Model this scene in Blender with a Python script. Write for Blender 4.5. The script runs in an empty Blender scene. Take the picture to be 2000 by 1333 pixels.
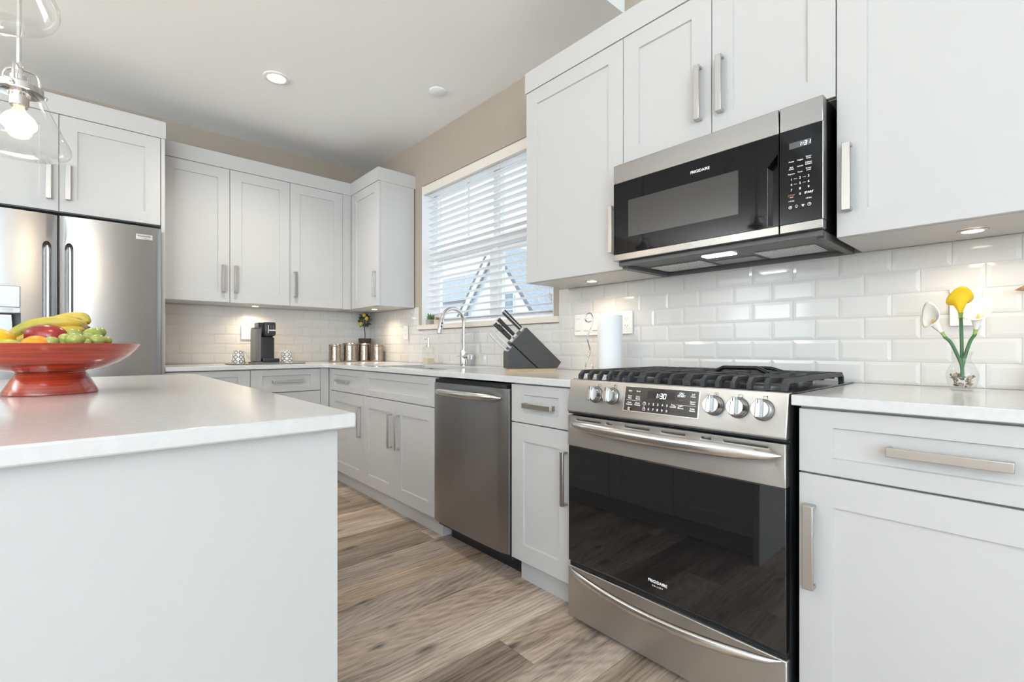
import bpy, bmesh, math, random
from mathutils import Vector, Matrix
random.seed(7)
PI = math.pi
S = bpy.context.scene
COL = S.collection

# ------------------------------------------------------------------ camera
cd = bpy.data.cameras.new('camera')
cam = bpy.data.objects.new('camera', cd)
COL.objects.link(cam)
cam.location = (-2.0239, -4.3174, 1.0368)
cam.rotation_euler = (PI/2, 0, -0.7304)
cd.sensor_fit = 'HORIZONTAL'
cd.sensor_width = 36.0
cd.lens = 36.0*923.68/2000.0
cd.shift_x = 0.0
cd.shift_y = (680.09-666.5)/2000.0
cd.clip_start = 0.02
cd.clip_end = 300
S.camera = cam
# ------------------------------------------------------------------ world, exposure
W = bpy.data.worlds.new('World'); S.world = W
W.use_nodes = True
bg = W.node_tree.nodes['Background']
bg.inputs[0].default_value = (0.86, 0.94, 1.0, 1)
bg.inputs[1].default_value = 1.5
S.view_settings.view_transform = 'Standard'
S.view_settings.look = 'None'
S.view_settings.exposure = 0.62
S.view_settings.gamma = 1.0
S.view_settings.use_curve_mapping = False
S.cycles.use_denoising = True
S.cycles.max_bounces = 10
S.cycles.diffuse_bounces = 5
S.cycles.glossy_bounces = 5
S.cycles.transparent_max_bounces = 24
S.cycles.transmission_bounces = 8
S.cycles.sample_clamp_indirect = 6.0
S.cycles.caustics_reflective = False
S.cycles.caustics_refractive = False

def area(name, loc, rot, sx, sy, power, col=(1, 1, 1)):
    l = bpy.data.lights.new(name, 'AREA'); l.shape = 'RECTANGLE'
    l.size = sx; l.size_y = sy; l.energy = power; l.color = col
    o = bpy.data.objects.new(name, l); COL.objects.link(o)
    o.location = loc; o.rotation_euler = rot
    return o
# added area lamps standing for daylight, at assumed windows out of view
DAY = (0.58, 0.80, 1.0)
def window_light(name, loc, rot, sx, sy, sky, ground, tilt):
    """sky lamp at an unseen window, and an added upward lamp that lifts the ceiling"""
    area(name, loc, rot, sx, sy, sky, DAY)
    g = area(name+'_ceiling_fill', loc, (rot[0]+tilt[0], rot[1]+tilt[1], rot[2]), sx*.96, sy*.96, ground, (1.0, .985, .96)); g.data.spread = math.radians(130)  # added lamp, tilted up to brighten the ceiling in place of ground bounce
window_light('added_daylight_front', (-4.8, -8.95, 1.6), (-PI/2, 0, PI), 2.7, 2.5, 112, 130, (-.95, 0))
window_light('added_daylight_side', (-6.45, -6.6, 1.7), (0, -PI/2, 0), 2.1, 3.6, 24, 90, (0, -1.0))
window_light('added_daylight_dining', (-6.45, -1.3, 1.75), (0, -PI/2, 0), 1.2, 1.2, 5, 80, (0, -1.0))  # added at an unseen window, mostly to lift the kitchen ceiling

# ------------------------------------------------------------------ mesh helpers
class MB:
    """collects shapes into one mesh"""
    def __init__(s): s.bm = bmesh.new(); s.mi = 0
    def face(s, vs):
        try:
            f = s.bm.faces.new(vs); f.material_index = s.mi; return f
        except ValueError: return None
    def box(s, x0, x1, y0, y1, z0, z1):
        x0, x1 = sorted((x0, x1)); y0, y1 = sorted((y0, y1)); z0, z1 = sorted((z0, z1))
        v = [s.bm.verts.new(p) for p in ((x0,y0,z0),(x1,y0,z0),(x1,y1,z0),(x0,y1,z0),(x0,y0,z1),(x1,y0,z1),(x1,y1,z1),(x0,y1,z1))]
        for q in ((0,3,2,1),(4,5,6,7),(0,1,5,4),(1,2,6,5),(2,3,7,6),(3,0,4,7)): s.face([v[i] for i in q])
        return s
    def rings(s, rings, cap0=True, cap1=True, closed=True):
        R = [[s.bm.verts.new(p) for p in r] for r in rings]
        n = len(R[0])
        for a, b in zip(R, R[1:]):
            for i in range(n if closed else n-1):
                j = (i+1) % n; s.face([a[i], a[j], b[j], b[i]])
        if cap0 and n > 2: s.face(R[0][::-1])
        if cap1 and n > 2: s.face(R[-1])
        return R
    def lathe(s, prof, c=(0, 0, 0), n=32, cap0=True, cap1=True):
        return s.rings([[(c[0]+r*math.cos(2*PI*i/n), c[1]+r*math.sin(2*PI*i/n), c[2]+z) for i in range(n)] for r, z in prof], cap0, cap1)
    def tube(s, pts, r, n=10, cap=True, flat=None):
        pts = [Vector(p) for p in pts]; rs = r if isinstance(r, (list, tuple)) else [r]*len(pts)
        rings = []; up = None
        for i, p in enumerate(pts):
            t = (pts[min(i+1, len(pts)-1)]-pts[max(i-1, 0)]).normalized()
            if up is None:
                up = Vector((0, 0, 1)) if abs(t.z) < .9 else Vector((1, 0, 0))
                if flat: up = Vector(flat)
            b = t.cross(up).normalized(); up = b.cross(t).normalized()
            if isinstance(rs[i], tuple): ra, rb = rs[i]
            else: ra = rb = rs[i]
            rings.append([p+b*math.cos(2*PI*k/n)*ra+up*math.sin(2*PI*k/n)*rb for k in range(n)])
        s.rings(rings, cap, cap); return s
    def cyl(s, p0, p1, r0, r1=None, n=24): return s.tube([p0, p1], [r0, r0 if r1 is None else r1], n)
    def prism(s, poly, f0, f1):
        """poly: 2-D points, f0/f1 map a 2-D point to 3-D (two ends)"""
        a = [s.bm.verts.new(f0(*p)) for p in poly]; b = [s.bm.verts.new(f1(*p)) for p in poly]
        s.face(a); s.face(b[::-1]); n = len(poly)
        for i in range(n): s.face([a[i], b[i], b[(i+1) % n], a[(i+1) % n]])
        return s
    def ball(s, c, r, nu=16, nv=10, sc=(1, 1, 1), rot=None):
        rings = []
        for j in range(nv+1):
            t = max(1e-3, min(PI-1e-3, PI*j/nv)); ring = []
            for i in range(nu):
                v = Vector((r*sc[0]*math.sin(t)*math.cos(2*PI*i/nu), r*sc[1]*math.sin(t)*math.sin(2*PI*i/nu), -r*sc[2]*math.cos(t)))
                if rot: v = rot @ v
                ring.append(v+Vector(c))
            rings.append(ring)
        s.rings(rings); return s
    def build(s, name, mat, parent=None, bev=0, smooth=None, seg=2):
        bmesh.ops.recalc_face_normals(s.bm, faces=s.bm.faces)
        me = bpy.data.meshes.new(name)
        if parent is not None:
            bmesh.ops.transform(s.bm, matrix=wmat(parent).inverted(), verts=s.bm.verts)
        s.bm.to_mesh(me); s.bm.free()
        for m in (mat if isinstance(mat, (list, tuple)) else [mat]): me.materials.append(m)
        o = bpy.data.objects.new(name, me); COL.objects.link(o)
        if parent is not None: o.parent = parent
        if bev:
            md = o.modifiers.new('bevel', 'BEVEL'); md.width = bev; md.segments = seg; md.limit_method = 'ANGLE'; md.angle_limit = math.radians(40)
        if smooth is None: smooth = 35 if not bev else 50
        if smooth:
            for p in me.polygons: p.use_smooth = True
            me.set_sharp_from_angle(angle=math.radians(smooth))
        return o

def wmat(o):
    m = Matrix.LocRotScale(o.location, o.rotation_euler, o.scale)
    return wmat(o.parent) @ m if o.parent is not None else m

def thing(name, label, cat, loc=(0, 0, 0), group=None):
    o = bpy.data.objects.new(name, None); COL.objects.link(o); o.location = loc
    o.empty_display_size = .05
    return tag(o, label, cat, group)
def tag(o, label, cat, group=None, kind=None):
    o['label'] = label; o['category'] = cat
    if group: o['group'] = group
    if kind: o['kind'] = kind
    return o
def struct(o): o['kind'] = 'structure'; return o
def lab(o, t): o['label'] = t; return o

def cut(o, mb):
    """carve the shape in mb out of mesh object o (both in o's parent space handled)"""
    bmesh.ops.recalc_face_normals(mb.bm, faces=mb.bm.faces)
    me = bpy.data.meshes.new('cut'); bmesh.ops.transform(mb.bm, matrix=wmat(o).inverted(), verts=mb.bm.verts); mb.bm.to_mesh(me); mb.bm.free()
    c = bpy.data.objects.new('cut', me); COL.objects.link(c)
    c.parent = o
    md = o.modifiers.new('cut', 'BOOLEAN'); md.operation = 'DIFFERENCE'; md.object = c; md.solver = 'EXACT'
    others = [m for m in o.modifiers if m != md]
    for m in others: m.show_viewport = False
    dg = bpy.context.evaluated_depsgraph_get(); dg.update()
    new = bpy.data.meshes.new_from_object(o.evaluated_get(dg))
    o.modifiers.remove(md)
    for m in others: m.show_viewport = True
    new.name = o.data.name; old = o.data; o.data = new
    bpy.data.meshes.remove(old); bpy.data.objects.remove(c); bpy.data.meshes.remove(me)
    return o

def text_into(mb, s, size, M, align='CENTER', bold=0.0, shear=0.0):
    cu = bpy.data.curves.new('t', 'FONT'); cu.body = s; cu.size = size; cu.align_x = align; cu.align_y = 'CENTER'
    cu.extrude = .00015; cu.offset = bold; cu.resolution_u = 3; cu.shear = shear
    o = bpy.data.objects.new('t', cu); COL.objects.link(o)
    dg = bpy.context.evaluated_depsgraph_get(); dg.update()
    me = bpy.data.meshes.new_from_object(o.evaluated_get(dg)); me.transform(M)
    k = len(mb.bm.faces); mb.bm.from_mesh(me); mb.bm.faces.ensure_lookup_table()
    for f in mb.bm.faces[k:]: f.material_index = mb.mi
    bpy.data.objects.remove(o); bpy.data.curves.remove(cu); bpy.data.meshes.remove(me)

# surface frames: a = position along the wall, d = distance out of the plane, z = height
class Face:
    def __init__(s, side, plane): s.side, s.p = side, plane
    def pt(s, a, d, z):
        return {'W': (s.p-d, a, z), 'E': (s.p+d, a, z), 'S': (a, s.p-d, z), 'N': (a, s.p+d, z)}[s.side]
    def box(s, mb, a0, a1, d0, d1, z0, z1):
        p, q = s.pt(a0, d0, z0), s.pt(a1, d1, z1); mb.box(p[0], q[0], p[1], q[1], p[2], q[2])
    def mat(s, a, d, z):
        """matrix for text drawn on the face, readable from outside"""
        r = {'W': (0, -1, 0), 'E': (0, 1, 0), 'S': (1, 0, 0), 'N': (-1, 0, 0)}[s.side]
        n = {'W': (-1, 0, 0), 'E': (1, 0, 0), 'S': (0, -1, 0), 'N': (0, 1, 0)}[s.side]
        M = Matrix.Identity(4)
        for i in range(3): M[i][0] = r[i]; M[i][1] = (0, 0, 1)[i]; M[i][2] = n[i]
        M.translation = s.pt(a, d, z); return M

# ------------------------------------------------------------------ materials
def mat(name, col=(.8, .8, .8), rough=.5, metal=0.0, **k):
    m = bpy.data.materials.new(name); m.use_nodes = True
    b = m.node_tree.nodes['Principled BSDF']
    b.inputs['Base Color'].default_value = (*col, 1); b.inputs['Roughness'].default_value = rough; b.inputs['Metallic'].default_value = metal
    for kk, v in k.items(): b.inputs[kk.replace('_', ' ')].default_value = v
    return m
def nd(m, t, **k):
    n = m.node_tree.nodes.new(t)
    for kk, v in k.items():
        if isinstance(kk, str) and hasattr(n, kk): setattr(n, kk, v)
    return n
def lk(m, a, b): m.node_tree.links.new(a, b)
def bsdf(m): return m.node_tree.nodes['Principled BSDF']
def coords(m, scale=(1, 1, 1), kind='Object'):
    tc = nd(m, 'ShaderNodeTexCoord'); mp = nd(m, 'ShaderNodeMapping'); mp.inputs['Scale'].default_value = scale
    lk(m, tc.outputs[kind], mp.inputs['Vector']); return mp.outputs['Vector']
def noise_col(m, c0, c1, scale, vec=(1, 1, 1), lo=.3, hi=.7, detail=4, bump=0, rough=None):
    v = coords(m, vec); n = nd(m, 'ShaderNodeTexNoise'); n.inputs['Scale'].default_value = scale; n.inputs['Detail'].default_value = detail
    lk(m, v, n.inputs['Vector'])
    r = nd(m, 'ShaderNodeValToRGB'); r.color_ramp.elements[0].position = lo; r.color_ramp.elements[1].position = hi
    r.color_ramp.elements[0].color = (*c0, 1); r.color_ramp.elements[1].color = (*c1, 1)
    lk(m, n.outputs['Fac'], r.inputs['Fac']); lk(m, r.outputs['Color'], bsdf(m).inputs['Base Color'])
    if bump:
        bp = nd(m, 'ShaderNodeBump'); bp.inputs['Strength'].default_value = bump; bp.inputs['Distance'].default_value = .002
        lk(m, n.outputs['Fac'], bp.inputs['Height']); lk(m, bp.outputs['Normal'], bsdf(m).inputs['Normal'])
    return m
def emit(name, col, s):
    m = mat(name, col, .4); b = bsdf(m); b.inputs['Emission Color'].default_value = (*col, 1); b.inputs['Emission Strength'].default_value = s; return m
def thin_glass(name, tint=(1, 1, 1), refl=1.0, ior=1.45):
    m = bpy.data.materials.new(name); m.use_nodes = True; t = m.node_tree; t.nodes.remove(t.nodes['Principled BSDF'])
    tr = nd(m, 'ShaderNodeBsdfTransparent'); tr.inputs[0].default_value = (*tint, 1)
    gl = nd(m, 'ShaderNodeBsdfGlossy'); gl.inputs['Roughness'].default_value = .02
    lw = nd(m, 'ShaderNodeLayerWeight'); lw.inputs['Blend'].default_value = .5
    fr = nd(m, 'ShaderNodeMath', operation='POWER'); lk(m, lw.outputs['Facing'], fr.inputs[0]); fr.inputs[1].default_value = 4.0
    mu = nd(m, 'ShaderNodeMath', operation='MULTIPLY_ADD'); mu.inputs[1].default_value = .55*refl; mu.inputs[2].default_value = .05*refl
    mx = nd(m, 'ShaderNodeMixShader')
    lk(m, fr.outputs[0], mu.inputs[0]); lk(m, mu.outputs[0], mx.inputs[0]); lk(m, tr.outputs[0], mx.inputs[1]); lk(m, gl.outputs[0], mx.inputs[2])
    lk(m, mx.outputs[0], t.nodes['Material Output'].inputs[0]); return m
def brushed(name, col, rough=.27, aniso=.6, grain=(3, 3, 900), bump=.05):
    m = mat(name, col, rough, 1.0); b = bsdf(m)
    b.inputs['Anisotropic'].default_value = aniso; b.inputs['Anisotropic Rotation'].default_value = .25
    tg = nd(m, 'ShaderNodeTangent', direction_type='RADIAL', axis='Z'); lk(m, tg.outputs[0], b.inputs['Tangent'])
    v = coords(m, grain); n = nd(m, 'ShaderNodeTexNoise'); n.inputs['Scale'].default_value = 1.0; n.inputs['Detail'].default_value = 2
    lk(m, v, n.inputs['Vector'])
    mr = nd(m, 'ShaderNodeMapRange'); mr.inputs['To Min'].default_value = rough-.012; mr.inputs['To Max'].default_value = rough+.012
    lk(m, n.outputs['Fac'], mr.inputs['Value']); lk(m, mr.outputs[0], b.inputs['Roughness'])
    return m

M = {}
M['cab'] = mat('cabinet_white', (.545, .540, .530), .38)
M['ceil'] = mat('ceiling_paint', (.89, .91, .915), .9)
M['quartz'] = noise_col(mat('quartz', rough=.14), (.62, .617, .61), (.66, .657, .65), 60)
M['steel'] = brushed('stainless', (.34, .338, .334), .30, .5)
M['steel_r'] = brushed('stainless_range', (.54, .535, .52), .40)
M['steel_k'] = mat('knob_steel', (.42, .415, .405), .22, 1.0)
M['scoop'] = mat('scoop_steel', (.40, .395, .39), .20, 1.0)
M['alu'] = mat('burner_aluminium', (.20, .20, .20), .45, .8)
M['steel_h'] = mat('stainless_handle', (.68, .675, .66), .22, 1.0)
M['steel_d'] = brushed('stainless_dark', (.35, .35, .352), .32)
M['nickel'] = brushed('brushed_nickel', (.56, .545, .525), .30, .4, (60, 60, 60))
M['chrome'] = mat('chrome', (.78, .78, .78), .06, 1.0)
M['bglass'] = mat('black_glass', (.008, .008, .009), .03, Specular_IOR_Level=.85)
M['mglass'] = mat('microwave_glass', (.006, .006, .007), .04, Specular_IOR_Level=.22)
M['bplast'] = mat('black_plastic', (.018, .018, .02), .35)
M['gplast'] = mat('grey_plastic', (.11, .11, .112), .45)
M['iron'] = noise_col(mat('cast_iron', rough=.55), (.028, .028, .03), (.05, .05, .052), 90, bump=.2)
M['enamel'] = mat('black_enamel', (.012, .012, .013), .12)
M['white'] = mat('white_plastic', (.82, .81, .79), .35)
M['ink'] = emit('glowing_white_print', (.85, .85, .85), .25)  # faint glow built into the print colour, though print is no lamp
M['inkred'] = emit('glowing_red_print', (.22, .05, .045), .12)  # red print likewise given a weak glow of its own
M['inkblk'] = mat('dark_print', (.03, .03, .03), .5)
M['digit'] = emit('lit_digit', (.9, .96, 1), 1.3)
M['lamp'] = emit('lamp_lens', (1.0, .93, .82), 12)
M['puck'] = emit('puck_lens', (1.0, .86, .66), 9)
M['hood'] = emit('hood_lens', (.95, .98, 1.0), 5)
M['glass'] = thin_glass('clear_glass', (.97, .97, .96))
M['pane'] = thin_glass('window_glass', (.95, .97, .98), .8)
M['vinyl'] = mat('window_vinyl', (.80, .81, .82), .4)
M['blind'] = mat('blind_slat', (.88, .89, .90), .4)
M['sill'] = mat('sill_paint', (.76, .70, .62), .4)
M['valance'] = mat('valance', (.78, .73, .66), .45)
def wall_mat(name, c):
    m = mat(name, c, .75); v = coords(m, (1, 1, 1)); n = nd(m, 'ShaderNodeTexNoise'); n.inputs['Scale'].default_value = 350
    lk(m, v, n.inputs['Vector']); b = nd(m, 'ShaderNodeBump'); b.inputs['Strength'].default_value = .06; b.inputs['Distance'].default_value = .001
    lk(m, n.outputs['Fac'], b.inputs['Height']); lk(m, b.outputs[0], bsdf(m).inputs['Normal']); return m
M['wall'] = wall_mat('wall_paint', (.40, .345, .285))
M['wallw'] = wall_mat('living_wall_paint', (.80, .78, .75))
M['tile'] = mat('tile_glaze', (.67, .652, .625), .07, Specular_IOR_Level=.4)
M['grout'] = mat('grout', (.66, .63, .58), .8)

def floor_mat():
    m = mat('plank_floor', rough=.42); b = bsdf(m)
    tc = nd(m, 'ShaderNodeTexCoord'); sp = nd(m, 'ShaderNodeSeparateXYZ'); lk(m, tc.outputs['Object'], sp.inputs[0])
    def ma(op, a, c=None, c2=None):
        n = nd(m, 'ShaderNodeMath', operation=op)
        for i, q in enumerate((a, c, c2)):
            if q is None: continue
            if isinstance(q, (int, float)): n.inputs[i].default_value = q
            else: lk(m, q, n.inputs[i])
        return n.outputs[0]
    PW, PL = .18, 1.22
    yr = ma('DIVIDE', ma('ADD', sp.outputs['Y'], 2.85+18*1.0), PW); row = ma('FLOOR', yr); fy = ma('FRACT', yr)
    wn = nd(m, 'ShaderNodeTexWhiteNoise', noise_dimensions='1D'); lk(m, row, wn.inputs['W'])
    xr = ma('DIVIDE', ma('ADD', sp.outputs['X'], ma('MULTIPLY', wn.outputs['Value'], 5.0)), PL); cl = ma('FLOOR', xr); fx = ma('FRACT', xr)
    cb = nd(m, 'ShaderNodeCombineXYZ'); lk(m, row, cb.inputs[0]); lk(m, cl, cb.inputs[1])
    w2 = nd(m, 'ShaderNodeTexWhiteNoise', noise_dimensions='2D'); lk(m, cb.outputs[0], w2.inputs['Vector'])
    # grain, offset per plank
    off = nd(m, 'ShaderNodeVectorMath', operation='SCALE'); lk(m, w2.outputs['Color'], off.inputs[0]); off.inputs['Scale'].default_value = 17.0
    ad = nd(m, 'ShaderNodeVectorMath', operation='ADD'); lk(m, tc.outputs['Object'], ad.inputs[0]); lk(m, off.outputs[0], ad.inputs[1])
    mp = nd(m, 'ShaderNodeMapping'); mp.inputs['Scale'].default_value = (2.2, 22, 1); lk(m, ad.outputs[0], mp.inputs[0])
    n1 = nd(m, 'ShaderNodeTexNoise'); n1.inputs['Scale'].default_value = 1.0; n1.inputs['Detail'].default_value = 7; n1.inputs['Roughness'].default_value = .62; n1.inputs['Distortion'].default_value = .6
    lk(m, mp.outputs[0], n1.inputs['Vector'])
    mp2 = nd(m, 'ShaderNodeMapping'); mp2.inputs['Scale'].default_value = (1.1, 5, 1); lk(m, ad.outputs[0], mp2.inputs[0])
    n2 = nd(m, 'ShaderNodeTexNoise'); n2.inputs['Scale'].default_value = 1.3; n2.inputs['Detail'].default_value = 3; lk(m, mp2.outputs[0], n2.inputs['Vector'])
    wv = nd(m, 'ShaderNodeTexWave', wave_type='RINGS', rings_direction='Z'); wv.inputs['Scale'].default_value = 3.2; wv.inputs['Distortion'].default_value = 9; wv.inputs['Detail'].default_value = 3; wv.inputs['Detail Scale'].default_value = 1.4
    lk(m, mp2.outputs[0], wv.inputs['Vector'])
    mp4 = nd(m, 'ShaderNodeMapping'); mp4.inputs['Scale'].default_value = (7, 190, 1); lk(m, ad.outputs[0], mp4.inputs[0])
    n4 = nd(m, 'ShaderNodeTexNoise'); n4.inputs['Scale'].default_value = 1.0; n4.inputs['Detail'].default_value = 4; lk(m, mp4.outputs[0], n4.inputs['Vector'])
    g = ma('ADD', ma('MULTIPLY', n1.outputs['Fac'], .38), ma('ADD', ma('MULTIPLY', n2.outputs['Fac'], .38), ma('ADD', ma('MULTIPLY', wv.outputs['Fac'], .06), ma('MULTIPLY', n4.outputs['Fac'], .18))))
    rp = nd(m, 'ShaderNodeValToRGB'); e = rp.color_ramp.elements
    e[0].position = .36; e[0].color = (.185, .122, .08, 1); e[1].position = .64; e[1].color = (.70, .56, .435, 1)
    q = rp.color_ramp.elements.new(.5); q.color = (.47, .352, .262, 1)
    lk(m, g, rp.inputs['Fac'])
    hs = nd(m, 'ShaderNodeHueSaturation'); lk(m, rp.outputs['Color'], hs.inputs['Color'])
    mr = nd(m, 'ShaderNodeMapRange'); mr.inputs['To Min'].default_value = .72; mr.inputs['To Max'].default_value = 1.2; lk(m, w2.outputs['Value'], mr.inputs['Value']); lk(m, mr.outputs[0], hs.inputs['Value'])
    mr2 = nd(m, 'ShaderNodeMapRange'); mr2.inputs['To Min'].default_value = .75; mr2.inputs['To Max'].default_value = 1.1; lk(m, wn.outputs['Value'], mr2.inputs['Value']); lk(m, mr2.outputs[0], hs.inputs['Saturation'])
    # knots
    mp3 = nd(m, 'ShaderNodeMapping'); mp3.inputs['Scale'].default_value = (1.7, 4.2, 1); lk(m, ad.outputs[0], mp3.inputs[0])
    vo = nd(m, 'ShaderNodeTexVoronoi', voronoi_dimensions='2D'); vo.inputs['Scale'].default_value = 1.0; lk(m, mp3.outputs[0], vo.inputs['Vector'])
    dist = ma('ADD', vo.outputs['Distance'], ma('MULTIPLY', ma('SUBTRACT', n1.outputs['Fac'], .5), .22))
    kr_ = nd(m, 'ShaderNodeMapRange'); kr_.inputs['From Min'].default_value = .0; kr_.inputs['From Max'].default_value = .085; kr_.inputs['To Min'].default_value = .25; lk(m, dist, kr_.inputs['Value'])
    mk = nd(m, 'ShaderNodeMix', data_type='RGBA', blend_type='MULTIPLY'); mk.inputs['Factor'].default_value = 1.0
    lk(m, hs.outputs['Color'], mk.inputs[6])
    # pores: short dark hairlines along the grain
    mp5 = nd(m, 'ShaderNodeMapping'); mp5.inputs['Scale'].default_value = (9, 150, 1); lk(m, ad.outputs[0], mp5.inputs[0])
    n5 = nd(m, 'ShaderNodeTexNoise'); n5.inputs['Scale'].default_value = 1.0; n5.inputs['Detail'].default_value = 5; n5.inputs['Distortion'].default_value = .8; lk(m, mp5.outputs[0], n5.inputs['Vector'])
    pr = nd(m, 'ShaderNodeMapRange'); pr.inputs['From Min'].default_value = .31; pr.inputs['From Max'].default_value = .38; pr.inputs['To Min'].default_value = .6; lk(m, n5.outputs['Fac'], pr.inputs['Value'])
    kr = nd(m, 'ShaderNodeMath', operation='MULTIPLY'); lk(m, pr.outputs[0], kr.inputs[0]); lk(m, kr_.outputs[0], kr.inputs[1])
    lk(m, kr.outputs[0], mk.inputs[7])
    # seams
    ey = ma('MINIMUM', fy, ma('SUBTRACT', 1.0, fy)); ex = ma('MULTIPLY', ma('MINIMUM', fx, ma('SUBTRACT', 1.0, fx)), PL/PW)
    sm = nd(m, 'ShaderNodeMapRange'); sm.inputs['From Max'].default_value = .012; sm.inputs['To Min'].default_value = .55; lk(m, ma('MINIMUM', ey, ex), sm.inputs['Value'])
    mk2 = nd(m, 'ShaderNodeMix', data_type='RGBA', blend_type='MULTIPLY'); mk2.inputs['Factor'].default_value = 1.0
    lk(m, mk.outputs[2], mk2.inputs[6]); lk(m, sm.outputs[0], mk2.inputs[7]); lk(m, mk2.outputs[2], b.inputs['Base Color'])
    bp = nd(m, 'ShaderNodeBump'); bp.inputs['Strength'].default_value = .25; bp.inputs['Distance'].default_value = .002
    lk(m, ma('ADD', n1.outputs['Fac'], sm.outputs[0]), bp.inputs['Height']); lk(m, bp.outputs[0], b.inputs['Normal'])
    return m
M['floor'] = floor_mat()

# ------------------------------------------------------------------ room shell
ZC, ZC2, YB, XL, YF = 2.729, 3.05, -2.913, -6.5, -9.0
mb = MB(); mb.box(XL-.1, .14, YF-.1, .1, -.1, 0); struct(mb.build('floor', M['floor']))
mb = MB(); mb.box(XL-.1, .14, YB, .1, ZC, ZC+.4); mb.box(XL-.1, .14, YF-.1, YB-.001, ZC2, ZC2+.1); struct(mb.build('ceiling', M['ceil']))
WY0, WY1, WZ0, WZ1 = -2.421, -.957, 1.205, 2.352      # window opening in the sink wall
mb = MB(); mb.box(0, .16, YF, WY0, 0, ZC2); mb.box(0, .16, WY1, 0, 0, ZC); mb.box(0, .16, WY0, WY1, 0, WZ0); mb.box(0, .16, WY0, WY1, WZ1, ZC)
struct(mb.build('wall_right', M['wall']))
mb = MB(); mb.box(XL, .14, 0, .1, 0, ZC); struct(mb.build('wall_back', M['wall']))
mb = MB()
mb.box(XL-.1, XL, YF, 0, 0, .6); mb.box(XL-.1, XL, YF, YB, 2.85, ZC2); mb.box(XL-.1, XL, YB, 0, 2.65, ZC); mb.box(XL-.1, XL, YF, -8.5, .6, 2.85); mb.box(XL-.1, XL, -4.7, YB, .6, 2.85); mb.box(XL-.1, XL, YB, -1.95, .6, 2.65); mb.box(XL-.1, XL, -.65, 0, .6, 2.65); mb.box(XL-.1, XL, -1.95, -.65, .6, 1.1); mb.box(XL-.1, XL, -1.95, -.65, 2.4, 2.65)
struct(mb.build('wall_left', M['wallw']))
mb = MB()
mb.box(XL, -6.2, YF-.1, YF, 0, ZC2); mb.box(-6.2, -3.4, YF-.1, YF, 0, .25); mb.box(-6.2, -3.4, YF-.1, YF, 2.92, ZC2); mb.box(-3.4, .14, YF-.1, YF, 0, ZC2)
struct(mb.build('wall_front', M['wallw']))
def plain_window(name, F, a0, a1, z0, z1, n):
    e = bpy.data.objects.new(name, None); COL.objects.link(e); struct(e)
    mb = MB()
    F.box(mb, a0, a0+.06, -.09, -.03, z0, z1); F.box(mb, a1-.06, a1, -.09, -.03, z0, z1); F.box(mb, a0+.06, a1-.06, -.09, -.03, z0, z0+.06); F.box(mb, a0+.06, a1-.06, -.09, -.03, z1-.06, z1)
    for i in range(1, n):
        a = a0+(a1-a0)*i/n; F.box(mb, a-.04, a+.04, -.09, -.03, z0+.06, z1-.06)
    mb.build('window_frame', M['vinyl'], e)
    mb = MB(); F.box(mb, a0+.06, a1-.06, -.062, -.058, z0+.06, z1-.06); mb.build('glass', M['pane'], e)
plain_window('window_2', Face('N', YF), -6.2, -3.4, .25, 2.92, 3)
plain_window('window_3', Face('E', XL), -8.5, -4.7, .6, 2.85, 3)
plain_window('window_4', Face('E', XL), -1.95, -.65, 1.1, 2.4, 2)

# tiled splashbacks: every tile is a bevelled block
def tiles(name, F, rects, joint0, mats):
    mb = MB(); TW, TH = .15, .0762
    for (a0, a1, z0, z1) in rects:
        mb.mi = 1; F.box(mb, a0, a1, .0, .002, z0, z1); mb.mi = 0
        r = 0
        while .914+r*TH < z1-.004:
            zb, zt = .914+r*TH, .914+(r+1)*TH
            off = joint0+(0 if r % 2 == 1 else TW/2)
            k = math.floor((a0-off)/TW)
            while off+k*TW < a1:
                l, h = off+k*TW+.0012, off+(k+1)*TW-.0012
                l2, h2 = max(l, a0), min(h, a1); b2, t2 = max(zb+.0012, z0), min(zt-.0012, z1)
                k += 1
                if h2-l2 < .012 or t2-b2 < .012: continue
                i = .011; il = l2+(i if l2 == l else .001); ih = h2-(i if h2 == h else .001); ib = b2+(i if b2 > z0 else .001); it = t2-(i if t2 < z1 else .001)
                if ih-il < .002 or it-ib < .002: continue
                o = [mb.bm.verts.new(F.pt(*q)) for q in ((l2, .001, b2), (h2, .001, b2), (h2, .001, t2), (l2, .001, t2))]
                o1 = [mb.bm.verts.new(F.pt(*q)) for q in ((l2, .0035, b2), (h2, .0035, b2), (h2, .0035, t2), (l2, .0035, t2))]
                n = [mb.bm.verts.new(F.pt(*q)) for q in ((il, .0052, ib), (ih, .0052, ib), (ih, .0052, it), (il, .0052, it))]
                for j in range(4):
                    jj = (j+1) % 4; mb.face([o[j], o[jj], o1[jj], o1[j]]); mb.face([o1[j], o1[jj], n[jj], n[j]])
                mb.face(n)
            r += 1
    return struct(mb.build(name, mats, smooth=0))
T = [M['tile'], M['grout']]
tiles('trim_1', Face('W', 0), [(-5.2, -2.468, .914, 1.371), (-2.468, -.91, .914, 1.18), (-.91, -.009, .914, 1.371)], -4.133, T)
tiles('trim_2', Face('S', 0), [(-1.664, -.001, .914, 1.371)], -1.218, T)
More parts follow.
